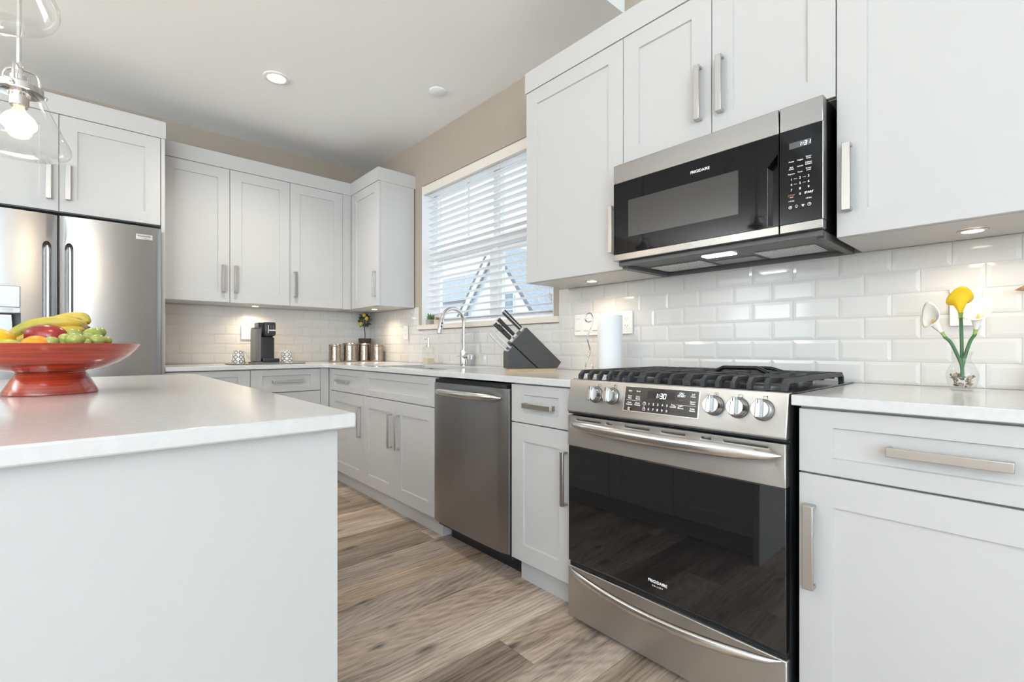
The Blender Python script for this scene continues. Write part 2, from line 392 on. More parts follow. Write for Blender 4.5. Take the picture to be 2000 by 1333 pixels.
# ------------------------------------------------------------------ cabinets
def door(F, a0, a1, z0, z1, parent, name='door', T=.019, rail=.075, hb=None):
    """shaker front; the plane of F is the front of the door"""
    mb = MB(); g = .0015
    a0 += g; a1 -= g; z0 += g; z1 -= g
    def ring(i, d): return [F.pt(a0+i, d, z0+i), F.pt(a1-i, d, z0+i), F.pt(a1-i, d, z1-i), F.pt(a0+i, d, z1-i)]
    mb.rings([ring(0, -T), ring(0, -.0015), ring(.0015, 0), ring(rail, 0), ring(rail+.002, -.008)], True, True)
    return mb.build(name, M['cab'], parent, smooth=0)
def pull(F, a0, a1, z0, z1, parent, d=.030):
    """flat bar pull between the corners given, standing d off the front"""
    mb = MB(); t = .008; L = .009
    F.box(mb, a0, a1, d-t, d, z0, z1)
    if abs(a1-a0) > abs(z1-z0):
        s = min(a0, a1); e = max(a0, a1); F.box(mb, s, s+L, 0, d-t, z0, z1); F.box(mb, e-L, e, 0, d-t, z0, z1)
    else: F.box(mb, a0, a1, 0, d-t, z0, z0+L); F.box(mb, a0, a1, 0, d-t, z1-L, z1)
    return mb.build('handle', M['nickel'], parent, bev=.0012)
def cabinet(name, label, F, a0, a1, depth, z0, z1, cat='cabinet', group=None, kick=None, solid=True):
    """carcass behind the plane of F; depth is measured from that plane to the wall"""
    c = F.pt((a0+a1)/2, -depth/2, 0 if kick else z0)
    t = thing(name, label, cat, c, group); mb = MB()
    lo, hi = min(a0, a1)+.0008, max(a0, a1)-.0008
    F.box(mb, lo, hi, -depth+.0105, -.0205, z0, z1); mb.build('carcass', M['cab'], t, smooth=0)
    if kick:
        mb = MB(); F.box(mb, kick[0], kick[1], -depth+.25, -.06, 0, z0-.0005); mb.build('toe_kick', M['cab'], t, smooth=0)
    return t
UW, US = Face('W', -.329), Face('S', -.329)       # wall-cabinet door planes
BW, BS = Face('W', -.629), Face('S', -.629)       # base-cabinet door planes
ZU, ZT, ZK = 1.371, 2.356, 2.461
GU = None
HW = .021
def vpull(F, a, z, door_, w=HW, L=.2): return pull(F, a-w/2, a+w/2, z-L/2, z+L/2, door_)

# fridge bridge cabinet, tall panel
FS = Face('S', -.63)
t = cabinet('wall_cabinet', 'white two-door bridge cabinet above the stainless fridge', FS, -2.612, -1.6845, .63, 1.806, ZT)
d1 = door(FS, -2.612, -2.1475, 1.806, ZT, t); vpull(FS, -2.188, 1.968, d1)
d2 = door(FS, -2.1475, -1.685, 1.806, ZT, t); vpull(FS, -2.109, 1.975, d2)
mb = MB(); mb.box(-1.683, -1.664, -.632, -.0005, 0, ZT)
tag(mb.build('side_panel', M['cab'], bev=.001), 'tall narrow white panel between the fridge and the coffee corner', 'panel')
mb = MB(); mb.box(-2.632, -2.613, -.632, -.0005, 0, ZT)
tag(mb.build('side_panel', M['cab'], bev=.001), 'tall white panel on the dispenser side of the fridge', 'panel')
# wall cabinets
t = cabinet('wall_cabinet', 'white two-door wall cabinet above the coffee maker, next to the fridge panel', US, -1.6635, -.827, .329, ZU, ZT)
d1 = door(US, -1.6635, -1.246, ZU, ZT, t); vpull(US, -1.286, 1.546, d1)
d2 = door(US, -1.246, -.827, ZU, ZT, t); vpull(US, -1.207, 1.546, d2)
t = cabinet('wall_cabinet', 'white single-door wall cabinet beside the room corner, handle at its lower edge', US, -.827, -.331, .329, ZU, ZT)
d1 = door(US, -.827, -.399, ZU, ZT, t); vpull(US, -.789, 1.546, d1)
mb = MB(); US.box(mb, -.3975, -.3255, -.0195, -.004, ZU, ZT); mb.build('filler', M['cab'], t, smooth=0)
t = cabinet('wall_cabinet', 'white corner wall cabinet with its plain side towards the window', UW, -.0115, -.853, .329, ZU, ZT)
d1 = door(UW, -.853, -.366, ZU, ZT, t); vpull(UW, -.803, 1.546, d1, .012)
mb = MB(); UW.box(mb, -.3645, -.3305, -.0195, -.004, ZU, ZT); mb.build('filler', M['cab'], t, smooth=0)
t = cabinet('wall_cabinet', 'white single-door wall cabinet between the window and the microwave', UW, -3.133, -2.535, .329, ZU, ZT)
d1 = door(UW, -3.133, -2.535, ZU, ZT, t); vpull(UW, -3.085, 1.546, d1)
t = cabinet('wall_cabinet', 'short white two-door wall cabinet right above the microwave', UW, -3.903, -3.133, .329, 1.803, ZT)
d1 = door(UW, -3.517, -3.133, 1.803, ZT, t); vpull(UW, -3.472, 1.980, d1)
d2 = door(UW, -3.903, -3.517, 1.803, ZT, t); vpull(UW, -3.553, 1.982, d2)
t = cabinet('wall_cabinet', 'large white wall cabinet above the calla lilies, beside the microwave', UW, -4.503, -3.903, .329, ZU, ZT)
d1 = door(UW, -4.503, -3.903, ZU, ZT, t); vpull(UW, -3.934, 1.546, d1)

# cornice boards
def cornice(label, boxes):
    mb = MB()
    for b in boxes: mb.box(*b)
    return tag(mb.build('cornice_board', M['cab'], smooth=0), label, 'cornice')
e = .0005
cornice('flat white cornice board on top of the fridge bridge cabinet', [(-2.632, -1.66, -.636, -.616, ZT+e, ZK), (-1.68, -1.66, -.616, -e, ZT+e, ZK)])
cornice('flat white cornice board wrapping the corner wall cabinets up to the window', [(-1.6595, -.333, -.333, -.313, ZT+e, ZK), (-.333, -.313, -.857, -.313, ZT+e, ZK), (-.313, -e, -.857, -.837, ZT+e, ZK)])
cornice('long flat white cornice board above the microwave wall cabinets', [(-.333, -.313, -4.507, -2.531, ZT+e, ZK), (-.313, -e, -2.551, -2.531, ZT+e, ZK)])

# base cabinets
ZB, ZD, ZG = .112, .883, .712
def base(label, F, a0, a1, doors, drawer, kick, **k):
    t = cabinet('base_cabinet', label, F, a0, a1, .629, ZB, ZD, kick=kick, **k)
    dr = door(F, a0, a1, ZG+.001, ZD-.003, t, 'drawer' if drawer else 'false_front', rail=.046 if False else .042)
    return t, dr
def fix_front(F, a0, a1, z0, z1, parent, name):
    """drawer front: wider stiles than rails"""
    mb = MB(); g = .0015; a0 += g; a1 -= g; z0 += g; z1 -= g; T = .019
    def ring(i, j, d): return [F.pt(a0+i, d, z0+j), F.pt(a1-i, d, z0+j), F.pt(a1-i, d, z1-j), F.pt(a0+i, d, z1-j)]
    mb.rings([ring(0, 0, -T), ring(0, 0, -.0015), ring(.0015, .0015, 0), ring(.075, .043, 0), ring(.077, .045, -.008)], True, True)
    return mb.build(name, M['cab'], parent, smooth=0)
def base(label, F, a0, a1, splits, drawer, kick):
    t = cabinet('base_cabinet', label, F, a0, a1, .629, ZB, ZD, kick=kick)
    dr = fix_front(F, a0, a1, ZG+.001, ZD-.003, t, 'drawer' if drawer else 'drawer_front')
    ds = [door(F, p, q, ZB, ZG-.001, t) for p, q in zip(splits, splits[1:])]
    return t, dr, ds
def hpull(F, a, dr, z=.797, L=.204): return pull(F, a-L/2, a+L/2, z-.0105, z+.0105, dr)
t, dr, ds = base('white base cabinet at the fridge panel, half hidden by the island top', BS, -1.6635, -1.1795, [-1.6635, -1.1795], True, (-1.66, -1.18)); hpull(BS, -1.42, dr)
t, dr, ds = base('white base cabinet with one wide drawer under the coffee maker', BS, -1.1795, -.695, [-1.1795, -.695], True, (-1.1795, -.57)); hpull(BS, -.937, dr, .794)
mb = MB(); BS.box(mb, -.6935, -.631, -.0195, -.003, ZB, ZD); mb.box(-.6275, -.611, -.6663, -.6265, ZB, ZD)
tag(mb.build('corner_filler', M['cab'], smooth=0), 'narrow white filler strip in the inside corner of the base cabinets', 'filler')
t, dr, ds = base('white base cabinet in the corner with a small drawer over one door', BW, -1.241, -.665, [-1.241, -.665], True, (-1.241, -.58)); pull(BW, -1.0, -.80, .782, .802, dr); vpull(BW, -1.197, .526, ds[0], .012, .212)
t, dr, ds = base('white sink base cabinet with a blank front over two doors', BW, -2.146, -1.241, [-2.146, -1.689, -1.241], False, (-2.124, -1.241)); vpull(BW, -1.736, .526, ds[0], .012, .212); vpull(BW, -1.644, .526, ds[1], .012, .212)
t, dr, ds = base('white base cabinet between the dishwasher and the range', BW, -3.114, -2.755, [-3.114, -2.755], True, (-3.112, -2.757)); hpull(BW, -2.935, dr, .793, .165); vpull(BW, -3.078, .526, ds[0], .016, .212)
t, dr, ds = base('white base cabinet with a long drawer pull beyond the range, below the lilies', BW, -4.474, -3.892, [-4.474, -3.892], True, (-4.47, -3.894)); hpull(BW, -4.182, dr, .797); vpull(BW, -3.921, .526, ds[0], .024, .214)

# ------------------------------------------------------------------ worktops and sink
def slab(name, poly, z0, z1, label, bev=.0025, holes=None):
    mb = MB(); mb.prism(poly, lambda x, y: (x, y, z0), lambda x, y: (x, y, z1))
    o = mb.build(name, M['quartz'])
    for h in (holes or []):
        c = MB(); c.prism(h, lambda x, y: (x, y, z0-.02), lambda x, y: (x, y, z1+.02)); cut(o, c)
    md = o.modifiers.new('bevel', 'BEVEL'); md.width = bev; md.segments = 2; md.limit_method = 'ANGLE'; md.angle_limit = math.radians(50)
    return tag(o, label, 'worktop')
def rrect(x0, x1, y0, y1, r, n=6):
    P = []
    for cx, cy, a in ((x1-r, y1-r, 0), (x0+r, y1-r, 90), (x0+r, y0+r, 180), (x1-r, y0+r, 270)):
        for i in range(n+1):
            t = math.radians(a+90*i/n); P.append((cx+r*math.cos(t), cy+r*math.sin(t)))
    return P
R = .06; cx = -.648-R; cor = [(cx+R*math.cos(t), cx+R*math.sin(t)) for t in [math.radians(a) for a in (90, 72, 54, 36, 18, 0)]]
WT0, WT1 = .886, .914
SINK_CAB = [o for o in S.objects if o.name.startswith('carcass') and o.parent and 'sink base' in o.parent.get('label', '')][0]
SX0, SX1, SY0, SY1 = -.545, -.145, -2.04, -1.268
slab('worktop', [(-.009, -.009), (-1.664, -.009), (-1.664, -.648)]+cor+[(-.648, -3.1165), (-.009, -3.1165)], WT0, WT1, 'white L-shaped quartz worktop running from the fridge to the range', holes=[rrect(SX0, SX1, SY0, SY1, .05)])
slab('worktop', [(-.009, -3.880), (-.648, -3.880), (-.648, -4.48), (-.009, -4.48)], WT0, WT1, 'white quartz worktop under the glass vase of lilies')
c = MB(); c.box(SX0-.035, SX1+.035, -2.12, -1.2425, .64, .93); cut(SINK_CAB, c)
mb = MB()
def rr3(i, z, r): return [(x, y, z) for x, y in rrect(SX0-.012+i, SX1+.012-i, SY0-.012+i, SY1+.012-i, r)]
mb.rings([rr3(-.012, .8855, .06), rr3(0, .8855, .05), rr3(.004, .80, .05), rr3(.012, .69, .045), rr3(.03, .672, .03), rr3(.034, .669, .03), rr3(.03, .666, .03), rr3(.008, .69, .045), rr3(0, .80, .05), rr3(-.004, .880, .05), rr3(-.012, .883, .06)], False, False)
mb.rings([rr3(.032, .6705, .03), rr3(.033, .669, .03)], True, True)
t = tag(mb.build('kitchen_sink', mat('sink_steel', (.5, .49, .48), .33, 1.0)), 'rectangular undermounted steel sink basin under the window', 'sink')
mb = MB(); mb.lathe([(.045, .0), (.045, .004), (.03, .005), (.022, .002)], (-.34, -1.645, .672)); mb.build('drain', M['chrome'], t)

# ------------------------------------------------------------------ island
IX0, IX1, IY0, IY1 = -2.734, -1.646, -3.456, -1.632
slab('island_worktop', [(IX0, IY0), (IX1, IY0), (IX1, IY1), (IX0, IY1)], WT0, WT1, 'thick white quartz island top carrying the red fruit bowl', .004)
t = thing('kitchen_island', 'white kitchen island with a plain end panel facing the viewer', 'island', (-2.19, -2.54, 0))
mb = MB(); mb.box(-2.69, -1.7205, -3.40, -1.66, .112, .8855); mb.build('carcass', M['cab'], t, smooth=0)
mb = MB(); mb.box(-2.70, -1.672, -3.43, -3.4005, 0, .8855); mb.build('end_panel', M['cab'], t, bev=.0012)
mb = MB(); mb.box(-2.64, -1.765, -3.40, -1.70, 0, .1115); mb.build('toe_kick', M['cab'], t, smooth=0)
IE = Face('E', -1.70)
ys = [-3.398, -2.97, -2.54, -2.10, -1.66]
for i, (p, q) in enumerate(zip(ys, ys[1:])):
    d = door(IE, p, q, .112, .88, t); a = q-.035 if i % 2 == 0 else p+.035
    pull(IE, a-.01, a+.01, .60, .80, d)

# ------------------------------------------------------------------ fridge
FY = -.70
fr = thing('fridge', 'tall stainless french-door fridge with a water dispenser', 'fridge', (-2.148, -.36, 0))
mb = MB(); mb.box(-2.604, -1.692, -.615, -.02, .03, 1.755); mb.build('body', M['gplast'], fr)
mb = MB(); mb.box(-2.59, -1.71, -.60, -.05, 0, .03); mb.build('base', M['bplast'], fr)
def bulged(x0, x1, z0, z1, d=.014, n=20, back=-.622):
    """door with a softly curved front"""
    mb = MB(); pts = []
    for i in range(n+1):
        s = i/n; x = x0+(x1-x0)*s; u = abs(2*s-1)
        pts.append((x, FY-d*(1-u**2)+(.012*max(0, (u-.93)/.07)**2)))
    pts += [(x1, back), (x0, back)]
    mb.prism(pts, lambda x, y: (x, y, z0), lambda x, y: (x, y, z1)); return mb
def capsule(xc, w, z0, z1, n=10, top=True):
    h = w*.95; P = []
    for i in range(n+1):
        t = PI*i/n; P.append((xc+w/2*math.cos(t), z1-h+h*math.sin(t)))
    for i in range(n+1):
        t = PI+PI*i/n; P.append((xc+w/2*math.cos(t), z0+h+h*math.sin(t)))
    return P
DZ0, DZ1 = .70, 1.77
for side, (x0, x1) in (('L', (-2.607, -2.1525)), ('R', (-2.1435, -1.689))):
    o = bulged(x0, x1, DZ0, DZ1).build('door', M['steel'], fr)
    xh = -2.193 if side == 'L' else -2.104; w = .036
    cap = capsule(xh, w, .86, 1.622)
    c = MB(); c.prism(cap, lambda x, z: (x, FY-.05, z), lambda x, z: (x, FY+.028, z)); cut(o, c)
    # scoop lining
    mb = MB(); rings = []
    for j in range(7):
        t = j/6; k = 1-.75*t**2; y = FY-.004+.030*math.sin(t*PI/2)
        rings.append([(xh+(x-xh)*k*.985, y if j else FY-.0045, 1.24+(z-1.24)*(1-.05*t)) for x, z in cap])
    mb.rings(rings, False, True); lab(mb.build('handle', M['scoop'], o), 'polished pocket handle')
    if side == 'L':
        c = MB(); c.box(-2.535, -2.291, FY-.08, FY+.05, .93, 1.222); cut(o, c)
        mb = MB(); mb.box(-2.534, -2.292, FY-.016, FY+.004, 1.250, 1.365); p = mb.build('dispenser_panel', mat('dispenser_grey', (.42, .42, .42), .4, .6), o, bev=.004)
        mb = MB(); mb.box(-2.534, -2.292, FY-.013, FY+.002, 1.2225, 1.2495); mb.build('dispenser_trim', M['steel_d'], o, bev=.002)
        mb = MB(); mb.box(-2.5345, -2.2915, FY+.046, FY+.0495, .931, 1.221); mb.build('dispenser_recess', M['gplast'], o)
        mb = MB(); mb.prism([(-2.385, 1.215), (-2.325, 1.215), (-2.315, 1.0), (-2.395, 1.0)], lambda x, z: (x, FY+.012, z), lambda x, z: (x, FY+.02, z)); mb.build('dispenser_paddle', M['steel_d'], o, bev=.003)
    else:
        mb = MB(); mb.box(-1.812, -1.733, FY-.0115, FY-.0035, 1.690, 1.722); p = mb.build('badge', M['steel_h'], o, bev=.001)
        mb = MB(); text_into(mb, 'FRIGIDAIRE', .0125, Face('S', FY).mat(-1.773, .0117, 1.710), bold=.0002); text_into(mb, 'GALLERY', .007, Face('S', FY).mat(-1.760, .0117, 1.697)); mb.build('lettering', M['inkblk'], p, smooth=0)
bulged(-2.607, -1.689, .06, .69).build('freezer_drawer', M['steel'], fr)
mb = MB(); mb.tube([(-2.5, FY-.03, .63), (-2.45, FY-.062, .63), (-1.85, FY-.062, .63), (-1.80, FY-.03, .63)], .013, 12); mb.tube([(-2.48, FY, .63), (-2.48, FY-.045, .63)], .01); mb.tube([(-1.82, FY, .63), (-1.82, FY-.045, .63)], .01); mb.build('freezer_handle', M['steel_h'], fr)
mb = MB(); mb.box(-2.15, -2.146, -.66, -.60, DZ0, 1.765); mb.build('gasket', M['bplast'], fr)
mb = MB(); mb.box(-2.60, -1.695, -.64, -.55, 1.7555, 1.768); mb.build('hinge_cover', M['bplast'], fr)

# ------------------------------------------------------------------ dishwasher
dw = thing('dishwasher', 'dark stainless dishwasher between the sink base and the small drawer unit', 'dishwasher', (-.33, -2.4515, 0))
mb = MB(); mb.box(-.615, -.03, -2.748, -2.155, .09, .875); mb.build('body', M['bplast'], dw)
mb = MB(); mb.box(-.535, -.10, -2.74, -2.16, .0, .0895); mb.build('toe_kick', M['bplast'], dw)
mb = MB(); pts = []
for i in range(17):
    s = i/16; u = abs(2*s-1); pts.append((-.650-.006*(1-u*u)+.01*max(0, (u-.94)/.06)**2, -2.7525+.6035*s))
pts += [(-.616, -2.149), (-.616, -2.7525)]
mb.prism(pts, lambda x, y: (x, y, .122), lambda x, y: (x, y, .855)); dd = mb.build('door', M['steel_d'], dw)
mb = MB(); mb.box(-.64, -.616, -2.74, -2.158, .8555, .872); mb.build('control_strip', M['enamel'], dw)
def bow_handle(parent, x, y0, y1, z, out, ra, rb, n=24, m=None, sag=0.0):
    """bowed bar pull with pointed flattened ends that meet the front"""
    mb = MB(); P = []; R = []
    for i in range(n+1):
        s = i/n; u = 2*s-1; k = (1-abs(u)**2.6)
        P.append((x-out*(1-u*u)**.55-.004, y0+(y1-y0)*s, z-sag*(1-u*u)))
        w = max(.12, (1-abs(u)**6)**.6); R.append((ra*w, rb*w))
    mb.tube(P, R, 14, flat=(0, 0, 1)); return mb.build('handle', m or M['steel_h'], parent)
bow_handle(dd, -.652, -2.715, -2.195, .813, .045, .012, .017)

# ------------------------------------------------------------------ gas range
RX, RY0, RY1 = -.665, -3.876, -3.1195
RF = Face('W', RX); rc = (RY0+RY1)/2
rg = thing('gas_range', 'stainless slide-in gas range with black oven glass', 'range', (-.34, rc, 0))
mb = MB(); mb.box(-.63, -.03, RY0+.004, RY1-.004, .03, .90); mb.build('body', mat('range_side', (.035, .037, .04), .3, .3), rg)
# control panel: sloping wedge
def PX(z): return -.648-(.918-z)/(.918-.798)*.022
mb = MB(); mb.prism([(PX(.918), .918), (PX(.80), .80), (PX(.80)+.004, .795), (-.62, .795), (-.60, .918)], lambda x, z: (x, RY0, z), lambda x, z: (x, RY1, z))
cp = mb.build('control_panel', M['steel_r'], rg, bev=.0025)
tl = math.atan2(.022, .12)
def panel_mat(y, z, d=.0):
    """text frame on the sloping control panel"""
    n = Vector((-math.cos(tl), 0, math.sin(tl))); u = Vector((-math.sin(tl), 0, -math.cos(tl))) * -1; r = Vector((0, -1, 0)); n = r.cross(u)
    Q = Matrix.Identity(4)
    for i in range(3): Q[i][0] = r[i]; Q[i][1] = u[i]; Q[i][2] = n[i]
    Q.translation = Vector((PX(z), y, z))+n*d; return Q
def on_panel(mb, y0, y1, z0, z1, d0, d1):
    A = panel_mat(rc, .858); c = A.inverted()
    def f(y, z, d): return tuple(panel_mat(y, z, d).translation)
    v = [f(y, z, d) for d in (d0, d1) for y, z in ((y0, z0), (y1, z0), (y1, z1), (y0, z1))]
    vs = [mb.bm.verts.new(p) for p in v]
    for q in ((3,2,1,0),(4,5,6,7),(0,1,5,4),(1,2,6,5),(2,3,7,6),(3,0,4,7)): mb.face([vs[i] for i in q])
DY0, DY1, DZA, DZB = -3.632, -3.371, .826, .905
mb = MB(); on_panel(mb, DY0-.004, DY1+.004, DZA-.003, DZB+.002, -.001, .0012); mb.build('display_bezel', M['steel_h'], cp, bev=.0008)
mb = MB(); on_panel(mb, DY0, DY1, DZA, DZB, .0005, .0022); dp = mb.build('display', M['bglass'], cp)
mb = MB(); on_panel(mb, -3.555, -3.458, .872, .895, .0018, .0025); mb.build('clock_window', mat('clock_glass', (.012, .012, .013), .12), dp)
def seg7(mb, Q, ch, h, w, t, sl=.12):
    on = {'0': 'abcdef', '1': 'bc', '3': 'abcdg', '8': 'abcdefg'}[ch]
    seg = {'a': (0, h, w, h), 'b': (w, h/2, w, h), 'c': (w, 0, w, h/2), 'd': (0, 0, w, 0), 'e': (0, 0, 0, h/2), 'f': (0, h/2, 0, h), 'g': (0, h/2, w, h/2)}
    for s in on:
        x0, y0, x1, y1 = seg[s]
        if x0 == x1: P = [(x0-t/2, y0+t*.4), (x0+t/2, y0+t*.4), (x0+t/2, y1-t*.4), (x0-t/2, y1-t*.4)]
        else: P = [(x0+t*.2, y0-t/2), (x1-t*.2, y0-t/2), (x1-t*.2, y0+t/2), (x0+t*.2, y0+t/2)]
        P = [(x+sl*y, y) for x, y in P]
        mb.prism(P, lambda x, y: Q @ Vector((x, y, 0)), lambda x, y: Q @ Vector((x, y, .0003)))
def clock(mb, Q, txt, h, w, t, gap):
    x = 0
    for ch in txt:
        q = Q @ Matrix.Translation((x, 0, 0))
        if ch == ':':
            q = q @ Matrix.Translation((t*1.1, 0, 0))
            for yy in (h*.3, h*.7): mb.prism([(-t*.6+.12*yy, yy-t*.6), (t*.6+.12*yy, yy-t*.6), (t*.6+.12*yy, yy+t*.6), (-t*.6+.12*yy, yy+t*.6)], lambda a, b: q @ Vector((a, b, 0)), lambda a, b: q @ Vector((a, b, .0003)))
            x += gap*.55
        else: seg7(mb, q, ch, h, w, t); x += gap
    return mb
mb = MB(); clock(mb, panel_mat(-3.485, .874, .0027), '1:30', .0150, .0078, .0019, .0120); mb.build('clock_digits', M['digit'], dp, smooth=0)
mb = MB(); mr_ = MB()
def pt_(s, fy, fz, size, m=None, b=.00005): text_into(m or mb, s, size, panel_mat(DY1+(DY0-DY1)*fy, DZB+(DZA-DZB)*fz, .0026), bold=b)
for s, fy, fz in (('Bake', .08, .17), ('Broil', .2, .17), ('Conv', .08, .385), ('Bake', .08, .47), ('Conv', .2, .40), ('Roast', .2, .485), ('Conv', .08, .66), ('Convert', .08, .74), ('Quick', .2, .66), ('Preheat', .2, .74), ('Air', .08, .885), ('Fry', .08, .965 if False else .955),
                  ('Self', .935, .14), ('Clean', .935, .22), ('Steam', .935, .42), ('Clean', .935, .50), ('Keep', .935, .68), ('Warm', .935, .76), ('Add 1', .79, .62), ('Minute', .79, .70), ('Time', .69, .60), ('On/Off', .69, .68)):
    pt_(s, fy, fz, .0072)
for s, fy, fz in (('OK/', .79, .14), ('START', .79, .235)): pt_(s, fy, fz, .0092, b=.0002)
for i in range(10): pt_('1234567890'[i], .365+.062*(i % 5)*1.0, .655 if i < 5 else .87, .0105, b=.0001)
pt_('OFF', .79, .40, .0085, mr_)
for fy0, fy1, fz in ((.03, .24, .56), (.73, .98, .58)): on_panel(mb, DY1+(DY0-DY1)*fy1, DY1+(DY0-DY1)*fy0, DZB+(DZA-DZB)*fz-.0003, DZB+(DZA-DZB)*fz+.0003, .0022, .0027)
def icon_ring(mb, Q, r, t, n=20):
    o = [Q @ Vector((r*math.cos(2*PI*i/n), r*math.sin(2*PI*i/n), 0)) for i in range(n)]; q = [Q @ Vector(((r-t)*math.cos(2*PI*i/n), (r-t)*math.sin(2*PI*i/n), 0)) for i in range(n)]
    mb.rings([o, q], False, False)
def icon_bar(mb, Q, x0, y0, x1, y1): mb.prism([(x0, y0), (x1, y0), (x1, y1), (x0, y1)], lambda a, b: Q @ Vector((a, b, 0)), lambda a, b: Q @ Vector((a, b, .0003)))
Q = panel_mat(DY1+(DY0-DY1)*.30, DZB+(DZA-DZB)*.655, .0026); icon_ring(mb, Q, .0058, .001); icon_bar(mb, Q, -.0004, 0, .0004, .0042); icon_bar(mb, Q, 0, -.0004, .003, .0004)
Q = panel_mat(DY1+(DY0-DY1)*.30, DZB+(DZA-DZB)*.87, .0026)
icon_bar(mb, Q, -.0042, -.005, .0042, -.004); icon_bar(mb, Q, -.0042, .001, .0042, .002); icon_bar(mb, Q, -.0042, -.004, -.0032, .001); icon_bar(mb, Q, .0032, -.004, .0042, .001); icon_bar(mb, Q, -.003, .002, -.002, .0055); icon_bar(mb, Q, .002, .002, .003, .0055); icon_bar(mb, Q, -.003, .0055, .003, .0065)
mb.build('lettering', M['ink'], dp, smooth=0); mr_.build('lettering', M['inkred'], dp, smooth=0)
# burner marks and knobs
KY = [-3.2465, -3.3165, -3.680, -3.749, -3.815]
DOT = [(-.45, -.5), (-.5, .5), (0, 0), (.5, -.5), (.5, .5)]
for i, y in enumerate(KY):
    mb = MB(); Q = panel_mat(y+(-.012 if i < 2 else -.004), .902 if i < 2 else .9005, .0003); w, h = .0058, .0048
    icon_bar(mb, Q, -w, -h, w, -h+.0007); icon_bar(mb, Q, -w, h-.0007, w, h); icon_bar(mb, Q, -w, -h, -w+.0007, h); icon_bar(mb, Q, w-.0007, -h, w, h)
    dx, dy = DOT[i][0]*2*w*.8, DOT[i][1]*2*h*.8; icon_bar(mb, Q, dx-.0016, dy-.0016, dx+.0016, dy+.0016); mb.build('burner_mark', M['inkblk'], cp, smooth=0)
    Q = panel_mat(y, .868, 0); mb = MB(); n = 32
    def rg_(r, z): return [Q @ Vector((r*math.cos(2*PI*k/n), r*math.sin(2*PI*k/n), z)) for k in range(n)]
    mb.rings([rg_(.0275, 0), rg_(.0275, .004), rg_(.0255, .006), rg_(.0245, .026), rg_(.023, .028)])
    kn = mb.build('knob', M['steel_k'], cp)
    mb = MB(); mb.prism([(-.0085, -.0245), (.0085, -.0245), (.0075, .027), (-.0075, .027)], lambda a, b: Q @ Vector((a, b, .026)), lambda a, b: Q @ Vector((a*.8, b*.98, .042))); mb.build('grip', M['steel_k'], kn, bev=.002)
    mb = MB(); mb.prism([(-.001, .014), (.001, .014), (.001, .0262), (-.001, .0262)], lambda a, b: Q @ Vector((a, b, .0405)), lambda a, b: Q @ Vector((a, b, .0424))); mb.build('pointer', M['inkblk'], kn, smooth=0)
    mb = MB(); mb.rings([rg_(.030, -.0005), rg_(.030, .002), rg_(.0276, .003)], False, False); mb.build('knob_ring', M['gplast'], kn)
# door
mb = MB(); RF.box(mb, RY0+.002, RY1-.002, -.03, -.001, .79, .797); mb.build('vent_gap', M['bplast'], rg)
DF0, DF1 = RY0+.0025, RY1
mb = MB(); RF.box(mb, DF0, DF1, -.034, 0, .667, .783); od = mb.build('oven_door', M['steel_r'], rg)
SL = [(.05, .20), (.235, .268), (.34, .47), (.53, .64), (.71, .75), (.80, .965)]
for s0, s1 in SL:
    c = MB(); RF.box(c, DF1-(DF1-DF0)*s1*.97-.005, DF1-(DF1-DF0)*s0*.97-.005, -.02, .01, .7665, .7735); cut(od, c)
md = od.modifiers.new('bevel', 'BEVEL'); md.width = .0025; md.segments = 2; md.limit_method = 'ANGLE'
mb = MB(); RF.box(mb, DF0+.005, DF1-.005, -.03, -.021, .764, .776); mb.build('vent_backing', M['bplast'], od)
mb = MB(); RF.box(mb, DF0, DF1-.001, -.03, -.002, .232, .6665); og = mb.build('oven_glass', M['bglass'], od, bev=.002)
mb = MB(); RF.box(mb, DF0+.001, DF1-.002, -.034, -.0305, .232, .6665); mb.build('door_frame', M['steel_h'], od)
mb = MB(); text_into(mb, 'FRIGIDAIRE', .0135, RF.mat(-3.498, -.0018, .2815), bold=.0001); text_into(mb, 'G A L L E R Y', .0068, RF.mat(-3.498, -.0018, .268)); mb.build('lettering', M['ink'], og, smooth=0)
bow_handle(od, RX, RY0+.012, RY1-.012, .752, .055, .013, .0195)
mb = MB(); RF.box(mb, RY0+.003, RY1-.002, -.03, -.012, .215, .2315); mb.build('door_gap', M['bplast'], rg)
mb = MB(); RF.box(mb, RY0, RY1, -.034, -.001, .022, .214); dr = mb.build('drawer', M['steel_r'], rg, bev=.003)
bow_handle(dr, RX, RY0+.012, RY1-.012, .213, .05, .012, .015, sag=.022)
for y in (RY0+.04, RY1-.04):
    for x in (-.60, -.08):
        mb = MB(); mb.lathe([(.016, 0), (.016, .012), (.009, .014), (.009, .031)], (x, y, 0), 16); mb.build('foot', M['bplast'], rg)
# cooktop
mb = MB(); mb.box(-.62, -.045, RY0-.010, RY1+.010, .9155, .919); mb.box(-.6, -.06, RY0+.006, RY1-.006, .90, .9155); ct = mb.build('cooktop', M['enamel'], rg, bev=.001)
BUR = [(-.48, -3.245, .042), (-.19, -3.245, .034), (-.335, rc, .048), (-.48, -3.75, .05), (-.19, -3.75, .034)]
for x, y, r in BUR:
    mb = MB(); mb.lathe([(r+.016, 0), (r+.016, .006), (r+.004, .01), (r+.004, .016)], (x, y, .919), 28); b = mb.build('burner', M['alu'], ct)
    mb = MB(); mb.lathe([(r, .016), (r+.002, .018), (r, .023), (r-.006, .024)], (x, y, .919), 28); mb.build('burner_cap', M['iron'], b)
def bar(mb, p, q, w=.011, z0=.934, z1=.953):
    p, q = Vector(p), Vector(q); n = Vector((-(q-p).y, (q-p).x)).normalized()*w/2
    mb.prism([tuple(p+n), tuple(q+n), tuple(q-n), tuple(p-n)], lambda x, y: (x, y, z0), lambda x, y: (x, y, z1))
